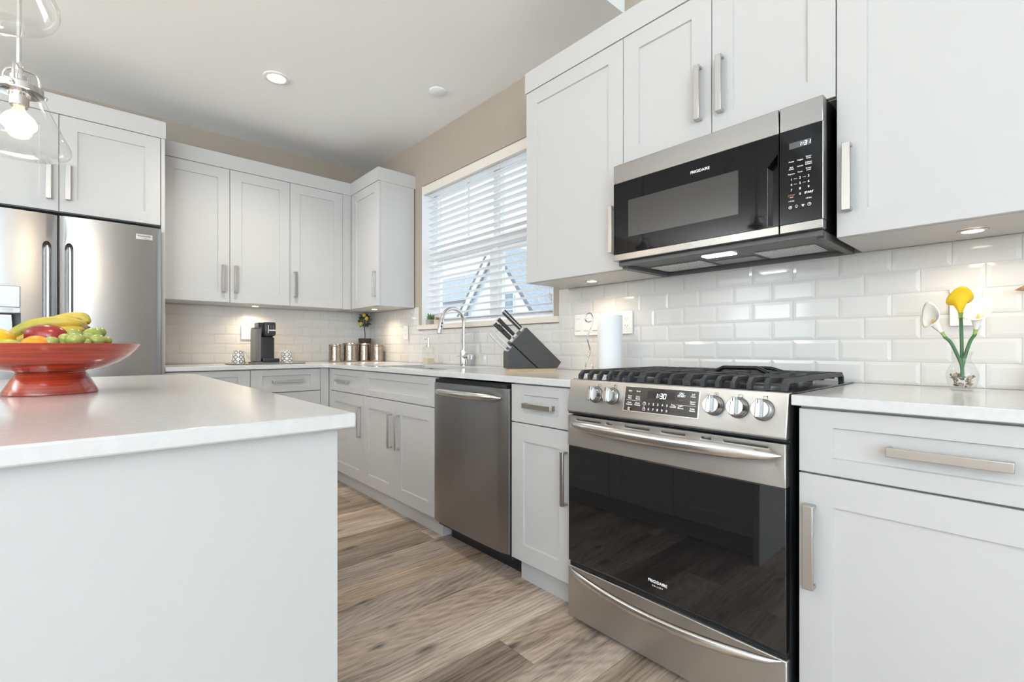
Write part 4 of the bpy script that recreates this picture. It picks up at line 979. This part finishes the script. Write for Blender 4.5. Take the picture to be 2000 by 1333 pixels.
def lily(label, top, lean, petal, tall, wide, open_dir, spx=True):
    """top: where the flower starts; the stem runs down into the vase"""
    b = Vector((vx, vy, ZW+.030)); top = Vector(top); t = thing('calla_lily', label, 'flower', tuple(b), 'calla lilies in the glass vase')
    ctrl = b+(top-b)*.5+Vector((0, 0, .012)); neck = Vector((vx, vy, ZW+.092))+(top-b)*.06
    mb = MB(); P = catmull([tuple(b), tuple(b*.4+neck*.6), tuple(neck*.45+top*.55+Vector((0, 0, .002))), tuple(top-Vector(lean)*.005), tuple(top)], 6); mb.tube(P, .0042, 10); mb.build('stem', stemm, t)
    ax = Vector(lean).normalized(); od = Vector(open_dir); od = (od-ax*od.dot(ax)).normalized(); sd = ax.cross(od)
    # spathe: a funnel slit on the open side, tip thrown up at the back
    mb = MB(); nu, nv = 28, 12; rows = []
    for j in range(nv+1):
        v = j/nv; row = []
        for i in range(nu+1):
            u = -1+2*i/nu; a = u*PI*1.04
            back = math.cos(a)*.5+.5                                          # 1 at the back, 0 at the slit
            r = wide*(.10+.90*v**1.35)*(.62+.38*(1-back)+.10*back); h = tall*v*(.50+.50*back**1.4)
            flare = max(0, v-.72)/.28
            dirn = -od*math.cos(a)+sd*math.sin(a)
            r2 = r+wide*.30*flare**1.6*(1.0-.45*back)
            row.append(top+ax*(h-tall*.14*flare**2*(1-back))+dirn*r2+od*.0)
        rows.append(row)
    V = [[mb.bm.verts.new(p) for p in r] for r in rows]
    for a_, b_ in zip(V, V[1:]):
        for i in range(nu): mb.face([a_[i], a_[i+1], b_[i+1], b_[i]])
    o = mb.build('spathe', petal, t, smooth=80); md = o.modifiers.new('thick', 'SOLIDIFY'); md.thickness = .0012
    mb = MB(); mb.tube([top-ax*.003, top+ax*.004, top+ax*.012], [.0045, wide*.17, wide*.23], 14); mb.build('calyx', calyx, t)
    mb = MB(); mb.tube([top+ax*.006, top+ax*tall*.3+od*wide*.1, top+ax*tall*.52+od*wide*.16], [.003, .0042, .002], 10); mb.build('spadix', spad, t)
VC = Vector((vx, vy, 0)); VD = Vector((-2.0239-vx, -4.3174-vy, 0)).normalized(); VR = Vector((-VD.y, VD.x, 0)); UPV = Vector((0, 0, 1))
lily('white calla lily leaning out on the side of the range', tuple(VC-VR*.038+VD*.012+UPV*1.072), tuple(-VR*.50+UPV+VD*.05), petal_w, .108, .024, tuple(VD*.9-VR*.6))
lily('bright yellow calla lily standing tallest in the vase', tuple(VC-VR*.003-VD*.016+UPV*1.128), tuple(UPV-VR*.03+VD*.12), petal_y, .088, .027, tuple(-VD-VR*.2))
lily('white calla lily opening towards the room, on the outer side of the vase', tuple(VC+VR*.026+VD*.012+UPV*1.078), tuple(VR*.16+UPV+VD*.1), petal_w, .104, .025, tuple(VD-VR*.55))

# wall plates
def plate(label, F, a0, a1, z0, z1, gangs, d0=.0088):
    t = thing('wall_plate', label, 'outlet' if 'outlet' in label else 'switch', F.pt((a0+a1)/2, d0, z0))
    mb = MB(); F.box(mb, a0, a1, d0, d0+.006, z0, z1); mb.build('cover', M['white'], t, bev=.002)
    n = len(gangs); w = (a1-a0)/n; zc = (z0+z1)/2
    for i, g in enumerate(gangs):
        ac = a0+w*(i+.5)
        mb = MB(); F.box(mb, ac-.0165, ac+.0165, d0+.0058, d0+.0075, zc-.033, zc+.033); s = mb.build('socket' if g == 'o' else 'rocker', M['white'], t, bev=.001)
        mb = MB()
        if g == 'o':
            for zz in (zc+.017, zc-.017):
                F.box(mb, ac-.0075, ac-.0055, d0+.0073, d0+.0077, zz-.002, zz+.006); F.box(mb, ac+.0055, ac+.0075, d0+.0073, d0+.0077, zz-.002, zz+.006); F.box(mb, ac-.0015, ac+.0015, d0+.0073, d0+.0077, zz-.009, zz-.006)
            mb.build('slots', M['inkblk'], s, smooth=0)
        else:
            F.box(mb, ac-.0165, ac+.0165, d0+.0074, d0+.0079, zc+.0325, zc+.0335); F.box(mb, ac-.0165, ac+.0165, d0+.0074, d0+.0079, zc-.0335, zc-.0325); mb.build('gap', M['inkblk'], s, smooth=0)
    return t
F0, S0 = Face('W', 0), Face('S', 0)
plate('white double outlet on the tiles between the corner and the soap dispenser', F0, -.755, -.685, 1.108, 1.226, 'o')
plate('white triple switch plate on the tiles beside the window', F0, -2.765, -2.592, 1.105, 1.220, 'sss')
plate('white outlet plate behind the paper towel roll', F0, -2.968, -2.775, 1.107, 1.223, 'oso')
plate('white plate with one switch behind the yellow lily', F0, -4.200, -4.128, 1.105, 1.221, 's')
plate('white outlet plate behind the coffee maker', S0, -1.105, -1.03, 1.105, 1.222, 'o')
# brown leaf stuck out at the picture edge
t = thing('dried_leaf_stem', 'brown dried leaf reaching in front of the tiles past the lilies', 'dried leaf', (-.05, -4.345, ZW))
mb = MB(); mb.tube(catmull([(-.05, -4.345, ZW), (-.05, -4.34, 1.05), (-.045, -4.325, 1.17), (-.04, -4.312, 1.195)], 6), .0022, 8); mb.lathe([(.028, 0), (.034, .02), (.026, .06), (.012, .09), (.014, .1)], (-.05, -4.345, ZW), 24); mb.build('bottle', noise_col(mat('brown_clay', rough=.6), (.12, .07, .04), (.22, .13, .07), 30), t)
mb = MB(); P = [(0, 0), (.02, .008), (.042, .010), (.058, .002), (.066, -.004), (.05, -.008), (.025, -.009)]
mb.prism(P, lambda a, z: (-.041-.003*math.sin(a*60), -4.334+a, 1.207+z), lambda a, z: (-.0385-.003*math.sin(a*60), -4.334+a, 1.207+z)); mb.build('leaf', noise_col(mat('brown_leaf', rough=.6), (.16, .09, .045), (.34, .20, .10), 80), t, bev=.0006)

# coffee corner
tr = MB(); tr.rings([[(x, y, ZW+z) for x, y in rrect(-1.255+i, -.735-i, -.44+i, -.15-i, .03)] for i, z in ((.004, 0), (0, .003), (.0, .006), (.003, .006), (.006, .0035))])
tag(tr.build('serving_tray', mat('tray', (.30, .27, .24), .4)), 'thin grey-brown tray under the coffee maker and mugs', 'tray')
ZT_ = ZW+.004
kx, ky = -1.010, -.29
km = thing('coffee_maker', 'slim black single-serve coffee maker on the tray', 'coffee maker', (kx, ky, ZT_))
kgrey = mat('keurig_grey', (.16, .15, .14), .35); kblk = mat('keurig_black', (.03, .031, .034), .3)
mb = MB(); mb.rings([[(x, y, ZT_+z) for x, y in rrect(-1.098, -.922, -.40, -.19, .02)] for z in (0, .012)]); mb.build('base', kgrey, km, bev=.003)
mb = MB(); mb.box(-1.082, -1.043, -.37, -.20, ZT_+.0125, ZT_+.268); mb.build('reservoir', kgrey, km, bev=.006)
mb = MB(); mb.box(-1.0825, -1.0425, -.372, -.198, ZT_+.2685, ZT_+.276); mb.build('reservoir_lid', kblk, km, bev=.003)
mb = MB(); mb.rings([[(x, y, ZT_+z) for x, y in rrect(-1.042, -.945, -.345, -.20, .012)] for z in (.0125, .20)]); mb.box(-1.042, -.945, -.30, -.20, ZT_+.20, ZT_+.235); mb.build('tower', kblk, km)
mb = MB(); mb.rings([[(x, y, ZT_+z) for x, y in rrect(-1.028+i, -.943-i, -.385+i, -.22, .018)] for i, z in ((.012, .208), (.003, .214), (0, .225), (0, .308), (.004, .316))]); mb.box(-1.062, -1.03, -.36, -.24, ZT_+.280, ZT_+.312); hd_ = mb.build('brew_head', kblk, km, bev=.002)
mb = MB(); mb.box(-1.040, -.925, -.405, -.345, ZT_+.0125, ZT_+.038); mb.build('drip_tray', kblk, km, bev=.004)
mb = MB(); mb.box(-1.003, -.9995, -.3868, -.385, ZT_+.232, ZT_+.293); text_into(mb, 'KEURIG', .0140, Face('S', -.385).mat(-.9705, .001, ZT_+.254), bold=.0003); mb.build('lettering', M['ink'], hd_, smooth=0)
mb = MB()
for x in (-.985, -.968): mb.box(x, x+.006, -.3862, -.385, ZT_+.265, ZT_+.292)
mb.build('buttons', M['gplast'], hd_)

# mugs with a black chain pattern, standing upside down
mm = mat('chain_pattern', (.8, .78, .75), .25); tc = nd(mm, 'ShaderNodeTexCoord'); sp = nd(mm, 'ShaderNodeSeparateXYZ'); lk(mm, tc.outputs['Object'], sp.inputs[0])
def MA(op, a, c=None):
    n = nd(mm, 'ShaderNodeMath', operation=op)
    for i, q in enumerate((a, c)):
        if q is None: continue
        if isinstance(q, (int, float)): n.inputs[i].default_value = q
        else: lk(mm, q, n.inputs[i])
    return n.outputs[0]
ang = MA('ARCTAN2', sp.outputs['Y'], sp.outputs['X']); cu = MA('SUBTRACT', MA('FRACT', MA('MULTIPLY', ang, 7/(2*PI))), .5); cv = MA('SUBTRACT', MA('FRACT', MA('MULTIPLY', sp.outputs['Z'], 1/.034)), .5)
au, av = MA('ABSOLUTE', cu), MA('ABSOLUTE', cv)
dd_ = MA('POWER', MA('ADD', MA('POWER', MA('MULTIPLY', au, 1.0), 4.0), MA('POWER', MA('MULTIPLY', av, 1.0), 4.0)), .25)
ringm = MA('MULTIPLY', MA('GREATER_THAN', dd_, .25), MA('LESS_THAN', dd_, .355))
lnk = MA('MULTIPLY', MA('LESS_THAN', MA('MINIMUM', au, av), .05), MA('GREATER_THAN', dd_, .3))
pm = MA('MAXIMUM', ringm, lnk); mxn = nd(mm, 'ShaderNodeMix', data_type='RGBA'); mxn.inputs[6].default_value = (.8, .78, .75, 1); mxn.inputs[7].default_value = (.012, .012, .014, 1)
lk(mm, pm, mxn.inputs[0]); lk(mm, mxn.outputs[2], bsdf(mm).inputs['Base Color'])
def mug(x, y, hx, hy, label):
    t = thing('mug', label, 'mug', (x, y, ZT_), 'patterned mugs beside the coffee maker')
    mb = MB(); o = mb.lathe([(.040, 0), (.0455, .001), (.0455, .004), (.043, .03), (.037, .068), (.031, .096), (.028, .102), (.0, .103)], (0, 0, 0), 40)
    b = mb.build('body', mm); b.parent = t
    mb = MB(); d = Vector((hx, hy, 0)).normalized()
    P = catmull([tuple(d*r+Vector((0, 0, z))) for r, z in ((.028, .092), (.045, .088), (.062, .060), (.080, .030), (.075, .014), (.043, .015))], 6)
    mb.tube(P, .0042, 10); h = mb.build('handle', M['white']); h.parent = t
mug(-1.185, -.30, 1, .12, 'upturned patterned mug on the fridge side of the coffee maker')
mug(-.835, -.27, -1, .1, 'upturned patterned mug on the corner side of the coffee maker')

# canisters
can = mat('hammered_pewter', (.40, .34, .285), .24, 1.0); v = coords(can, (1, 1, 1)); wv = nd(can, 'ShaderNodeTexVoronoi'); wv.inputs['Scale'].default_value = 38; lk(can, v, wv.inputs['Vector'])
bpn = nd(can, 'ShaderNodeBump'); bpn.inputs['Strength'].default_value = .22; bpn.inputs['Distance'].default_value = .004; lk(can, wv.outputs['Distance'], bpn.inputs['Height']); lk(can, bpn.outputs[0], bsdf(can).inputs['Normal'])
def canister(x, y, r, h, label):
    t = thing('canister', label, 'canister', (x, y, ZW), 'hammered metal canisters in the corner')
    mb = MB(); mb.lathe([(r*.93, 0), (r*.97, .003), (r*.99, h*.10), (r*.955, h*.25), (r*.985, h*.42), (r*.945, h*.58), (r*.975, h*.74), (r*.93, h*.855)], (0, 0, 0), 48); b = mb.build('body', can, smooth=80); b.parent = t
    mb = MB(); mb.lathe([(r*.95, h*.858), (r*1.0, h*.875), (r*1.0, h*.94), (r*.93, h*.985), (r*.5, h), (0, h)], (0, 0, 0), 48); b = mb.build('lid', can, smooth=50); b.parent = t
canister(-.430, -.235, .052, .155, 'pewter canister standing nearest the coffee maker, slim')
canister(-.290, -.225, .066, .168, 'widest pewter canister, second from the coffee maker')
canister(-.162, -.235, .053, .166, 'pewter canister in front of the little lemon tree')
canister(-.088, -.340, .054, .155, 'pewter canister nearest the sink, in front of the others')
# lemon topiary
tx, ty = -.092, -.09
tp = thing('lemon_topiary', 'little artificial lemon tree in a dark square pot in the corner', 'plant', (tx, ty, ZW))
mb = MB(); mb.rings([[(x, y, ZW+z) for x, y in rrect(tx-k, tx+k, ty-k, ty+k, .004, 2)] for k, z in ((.034, 0), (.043, .196), (.045, .198), (.045, .212), (.038, .212), (.037, .204))]); mb.build('pot', mat('dark_pot', (.055, .035, .03), .5), tp)
mb = MB(); mb.tube(catmull([(tx, ty, ZW+.2), (tx+.003, ty, ZW+.25), (tx-.003, ty, ZW+.30), (tx+.002, ty, ZW+.37)], 5), .0045, 8); mb.build('trunk', mat('topiary_trunk', (.10, .07, .045), .8), tp)
cz = ZW+.375; mb = MB(); rnd = random.Random(11)
for i in range(150):
    d = Vector((rnd.gauss(0, 1), rnd.gauss(0, 1), rnd.gauss(0, 1))).normalized(); p = Vector((tx, ty, cz))+Vector((d.x*.045, d.y*.045, d.z*.062))*rnd.uniform(.45, 1.0); l = rnd.uniform(.022, .034)
    q = (d+Vector((rnd.uniform(-.6, .6), rnd.uniform(-.6, .6), rnd.uniform(-.3, .6)))).normalized(); b = q.cross(Vector((rnd.random(), rnd.random(), rnd.random()))).normalized(); mb.mi = i % 2
    if p.x+q.x*l > -.012 or p.y+q.y*l > -.012: q = Vector((-abs(q.x), -abs(q.y), q.z))
    m_ = p+q*l*.5; n_ = b.cross(q)*.003
    vsx = [mb.bm.verts.new(a) for a in (p, m_+b*l*.26+n_, p+q*l, m_-b*l*.26+n_)]; mb.face(vsx)
o = mb.build('leaves', [mat('leaf_dark', (.03, .065, .03), .5), mat('leaf_mid', (.07, .11, .045), .5)], tp, smooth=0); md = o.modifiers.new('thick', 'SOLIDIFY'); md.thickness = .0008
lem = noise_col(mat('lemon', rough=.4), (.62, .43, .04), (.74, .56, .09), 40)
for dx, dz in ((-.022, -.028), (.030, .022), (.006, .052)):
    p = Vector((tx, ty, cz))+RV*dx-FV*.040+Vector((0, 0, dz)); mb = MB(); mb.ball(p, .0165, 14, 10, (1, 1, 1.2)); mb.build('lemon', lem, tp)

# ------------------------------------------------------------------ fruit bowl
bx, by = -2.098, -2.53
bw = thing('fruit_bowl', 'red lacquered pedestal bowl of fruit on the island', 'bowl', (bx, by, ZW))
lac = mat('red_lacquer', rough=.12); b = bsdf(lac); v = coords(lac, (1.5, 1.5, 55)); n1 = nd(lac, 'ShaderNodeTexNoise'); n1.inputs['Scale'].default_value = 3; n1.inputs['Detail'].default_value = 5; lk(lac, v, n1.inputs['Vector'])
rp = nd(lac, 'ShaderNodeValToRGB'); rp.color_ramp.elements[0].color = (.16, .012, .006, 1); rp.color_ramp.elements[1].color = (.52, .055, .018, 1); rp.color_ramp.elements[0].position = .25; rp.color_ramp.elements[1].position = .7
lk(lac, n1.outputs['Fac'], rp.inputs['Fac']); lk(lac, rp.outputs['Color'], b.inputs['Base Color']); b.inputs['Coat Weight'].default_value = .6; b.inputs['Coat Roughness'].default_value = .05
mb = MB(); mb.lathe([(.0, .062), (.068, .058), (.075, .060), (.11, .068), (.140, .082), (.165, .100), (.181, .119), (.190, .133), (.1885, .1345), (.186, .1335), (.176, .119), (.160, .103), (.135, .087), (.10, .075), (.05, .069), (0, .068)], (bx, by, ZW), 72, False, False); mb.build('dish', lac, bw, smooth=60)
mb = MB(); mb.lathe([(.094, 0), (.0965, .002), (.0955, .007), (.082, .034), (.071, .054), (.069, .0575), (.0, .0575)], (bx, by, ZW), 64); mb.build('pedestal', lac, bw)
BC = Vector((bx, by, 0)); DP = 1.28; PXM = DP/923.68
def at(u, v, f=0):
    """point above the bowl: u,v in photo pixels, f metres further away than the bowl centre"""
    h = FV+RV*((u-1000)/923.68); t = (BDH+f)/h.dot(BVD)
    return Vector((-2.0239, -4.3174, 0))+h*t+Vector((0, 0, 1.0368+(680.09-v)/923.68*t))
BVD = Vector((bx+2.0239, by+4.3174, 0)); BDH = BVD.length; BVD.normalize()
ban = mat('banana', rough=.45); v = coords(ban, (1, 1, 1)); n1 = nd(ban, 'ShaderNodeTexNoise'); n1.inputs['Scale'].default_value = 9; n1.inputs['Detail'].default_value = 3; lk(ban, v, n1.inputs['Vector'])
rp = nd(ban, 'ShaderNodeValToRGB'); rp.color_ramp.elements[0].color = (.27, .30, .03, 1); rp.color_ramp.elements[0].position = .34; rp.color_ramp.elements[1].color = (.60, .42, .06, 1); rp.color_ramp.elements[1].position = .55
lk(ban, n1.outputs['Fac'], rp.inputs['Fac']); lk(ban, rp.outputs['Color'], bsdf(ban).inputs['Base Color'])
bb = thing('banana_bunch', 'bunch of yellow bananas lying across the back of the bowl', 'bananas', tuple(at(100, 660, .05)))
crown = at(163, 640, .03)
BAN = [[(168, 634, .04), (140, 631, .03), (105, 630, .035), (65, 636, .05), (35, 650, .06), (8, 672, .06)],
       [(171, 631, .05), (163, 622, .07), (135, 621, .085), (95, 633, .09), (55, 650, .095), (30, 668, .1)],
       [(165, 644, .03), (145, 647, .02), (115, 650, .02), (80, 655, .03), (45, 667, .045), (25, 678, .05)]]
for i, P in enumerate(BAN):
    pts = catmull([tuple(at(*q)) for q in P], 6); n = len(pts); R = []
    for k in range(n):
        s = k/(n-1); R.append(.0165*min(1, .42+s*2.6)*(1 if s < .75 else max(.16, 1-((s-.75)/.25)**2*.84)))
    mb = MB(); mb.tube(pts, R, 7); mb.build('banana', ban, bb, smooth=70)
mb = MB(); mb.tube([at(158, 639, .035), at(166, 640, .03), at(173, 643, .025)], [.009, .010, .007], 8); mb.tube([at(160, 650, .02), at(172, 653, .02)], [.009, .012], 8); lab(mb.build('stem', noise_col(mat('banana_stem', rough=.8), (.06, .035, .02), (.26, .17, .09), 60), bb), 'brown stem end')
# apple lying on its side
ac = at(90, 657, -.045); ap = thing('apple', 'dark red apple lying on its side in front of the bananas', 'apple', tuple(ac))
axd = (-RV*1.0-FV*.35+Vector((0, 0, .12))).normalized(); q = Vector((0, 0, 1)).rotation_difference(axd)
mb = MB(); n = 32; rings = []
for j in range(19):
    t = PI*j/18; rr = .031*math.sin(t)*(1+.10*math.cos(t)); z = -.047*math.cos(t)
    if t > 2.45: z -= .020*((t-2.45)/(PI-2.45))**2
    rr = max(rr, .0006); rings.append([ac+q @ Vector((rr*(1+.045*math.cos(5*2*PI*k/n)*math.sin(t/2)**6)*math.cos(2*PI*k/n), rr*(1+.045*math.cos(5*2*PI*k/n)*math.sin(t/2)**6)*math.sin(2*PI*k/n), z)) for k in range(n)])
mb.rings(rings); mb.build('flesh', noise_col(mat('apple_red', rough=.22), (.16, .008, .014), (.34, .025, .022), 18, (1, 1, .4)), ap, smooth=80)
mb = MB(); mb.tube([ac+q @ Vector((0, 0, .026)), ac+q @ Vector((.002, 0, .045)), ac+q @ Vector((.006, 0, .052))], [.0012, .0014, .002], 8); mb.build('stem', mat('apple_stem', (.14, .09, .05), .8), ap)
def citrus(name, label, cat, c, r, m, sc=(1, 1, 1)):
    mb = MB(); mb.ball(c, r, 32, 20, sc); tag(mb.build(name, m, smooth=80), label, cat)
def peel(n, a, b_): return noise_col(mat(n, rough=.38), a, b_, 14, bump=.0)
citrus('orange', 'bright orange peeking over the bowl rim in front of the apple', 'orange', at(72, 682, -.088), .034, peel('orange_peel', (.80, .27, .01), (.86, .36, .015)))
citrus('lemon', 'yellow lemon at the dispenser side of the bowl', 'lemon', at(-12, 668, -.045), .038, peel('lemon_peel', (.82, .47, .01), (.86, .56, .03)), (1.05, 1, .92))
citrus('lime', 'green and yellow lime low at the bowl rim in front of the lemon', 'lime', at(17, 681, -.09), .027, peel('lime_peel', (.12, .30, .02), (.55, .50, .05)), (1.1, 1, .85))
gm = noise_col(mat('grape', rough=.25), (.25, .31, .06), (.40, .44, .13), 50); bsdf(gm).inputs['Subsurface Weight'].default_value = .25; bsdf(gm).inputs['Subsurface Radius'].default_value = (.01, .01, .004)
gb = thing('grape_bunch', 'bunch of pale green grapes spilling along the bowl rim', 'grapes', tuple(at(150, 668, -.05)))
GR_ = [(104, 660, -.06, 11), (100, 669, -.095, 11), (127, 662, -.075, 10), (148, 664, -.095, 13), (145, 654, -.055, 12), (181, 654, -.03, 14), (193, 650, .0, 11), (190, 665, -.07, 12), (207, 666, -.045, 9), (166, 670, -.09, 9), (172, 660, -.06, 10), (118, 672, -.085, 9), (135, 672, -.06, 10), (180, 671, -.05, 10), (200, 672, -.02, 9), (160, 662, -.02, 11), (112, 656, -.03, 9)]
for u, v_, f, r in GR_:
    mb = MB(); mb.ball(at(u, v_, f), r*PXM*1.02, 18, 12, (1.08, 1, .96)); mb.build('grape', gm, gb, smooth=80)
mb = MB(); mb.tube(catmull([tuple(at(*q)) for q in ((118, 668, -.08), (135, 667, -.075), (150, 672, -.06), (175, 663, -.055), (195, 668, -.04))], 5), .0016, 6); mb.build('stem', mat('grape_stem', (.25, .20, .06), .7), gb)

# ------------------------------------------------------------------ outside
mb = MB(); mb.box(.5, 60, -30, 60, -3.6, -3.5); struct(mb.build('ground', noise_col(mat('yard', rough=.9), (.52, .53, .52), (.60, .60, .58), .3)))
siding = mat('siding', (.76, .79, .82), .6); v = coords(siding, (1, 1, 1)); wv = nd(siding, 'ShaderNodeTexWave', bands_direction='Z', wave_profile='SAW'); wv.inputs['Scale'].default_value = 1.6; lk(siding, v, wv.inputs['Vector'])
bpn = nd(siding, 'ShaderNodeBump'); bpn.inputs['Strength'].default_value = .6; bpn.inputs['Distance'].default_value = .03; lk(siding, wv.outputs['Fac'], bpn.inputs['Height']); lk(siding, bpn.outputs[0], bsdf(siding).inputs['Normal'])
shing = noise_col(mat('shingles', rough=.85), (.28, .33, .38), (.40, .45, .50), 3, (1, 1, 6)); fascia = mat('fascia', (.15, .17, .20), .6); wtrim = mat('house_trim', (.72, .75, .78), .5); hwin = mat('house_window', (.20, .27, .34), .08)
def house_window(h, x, y0, y1, z0, z1):
    mb = MB(); mb.box(x-.06, x-.001, y0-.09, y1+.09, z0-.09, z1+.09); f = mb.build('window', wtrim, h)
    mb = MB(); zm = (z0+z1)/2; ym = y0+(y1-y0)*.66
    for a, b_, c, d in ((y0, ym-.03, z0, zm-.03), (ym+.03, y1, z0, zm-.03), (y0, ym-.03, zm+.03, z1), (ym+.03, y1, zm+.03, z1)): mb.box(x-.075, x-.061, a, b_, c, d)
    mb.build('pane', hwin, f)
def gable_house(label, x, yl, yr, zb, ze, za, depth, wins):
    ya = (yl+yr)/2; h = thing('house', label, 'house', (x+depth/2, ya, zb))
    mb = MB(); mb.prism([(yl, zb), (yr, zb), (yr, ze), (ya, za-.1), (yl, ze)], lambda y, z: (x, y, z), lambda y, z: (x+depth, y, z)); mb.build('wall', siding, h, smooth=0)
    sl = (za-ze)/(ya-yl) if ya != yl else 0
    for s, yy in ((1, yl), (-1, yr)):
        mb = MB(); d = .55*(1 if yy > ya else -1); ye = yy+d; zee = ze-abs(d)*abs((za-ze)/(ya-yy))
        mb.prism([(ya, za), (ye, zee), (ye, zee+.22), (ya, za+.24)], lambda y, z: (x-.35, y, z), lambda y, z: (x+depth+.3, y, z)); mb.build('roof', shing, h, smooth=0)
        mb = MB(); mb.prism([(ya, za+.02), (ye, zee+.0), (ye, zee-.42), (ya, za-.42)], lambda y, z: (x-.42, y, z), lambda y, z: (x-.36, y, z)); mb.build('barge_board', wtrim, h, smooth=0)
        mb = MB(); mb.prism([(ya, za+.26), (ye, zee+.24), (ye, zee+.0), (ya, za+.02)], lambda y, z: (x-.44, y, z), lambda y, z: (x-.352, y, z)); mb.build('roof_edge', fascia, h, smooth=0)
    for w in wins: house_window(h, x, *w)
    return h
gable_house('neighbouring white house with a steep gable facing the window', 14, 17.3, 12.2, -3.5, 3.2, 6.3, 9, [(13.45, 14.6, 2.1, 3.9)])
def slope_house(label, x, y0, y1, zb, ze, zr, depth, wins):
    h = thing('house', label, 'house', (x+depth/2, (y0+y1)/2, zb))
    mb = MB(); mb.box(x, x+depth, y0, y1, zb, ze); mb.build('wall', siding, h, smooth=0)
    xm = x+depth/2; mb = MB(); mb.prism([(x-.6, ze-.15), (xm, zr), (x+depth+.6, ze-.15), (x+depth+.6, ze+.1), (xm, zr+.25), (x-.6, ze+.1)], lambda a, z: (a, y0-.4, z), lambda a, z: (a, y1+.4, z)); mb.build('roof', shing, h, smooth=0)
    mb = MB(); mb.box(x-.68, x-.601, y0-.4, y1+.4, ze-.18, ze+.12); mb.build('gutter', fascia, h, smooth=0)
    for w in wins: house_window(h, x, *w)
slope_house('long grey-roofed house behind the gabled one, beyond the window', 26, 4, 24, -3.5, 5.2, 8.6, 9, [(20, 21.4, 1.5, 3.2)])
slope_house('lower grey-roofed house at the far side of the window view', 18, 19.5, 36, -3.5, 4.4, 6.9, 7, [(22, 23.2, .8, 2.6)])
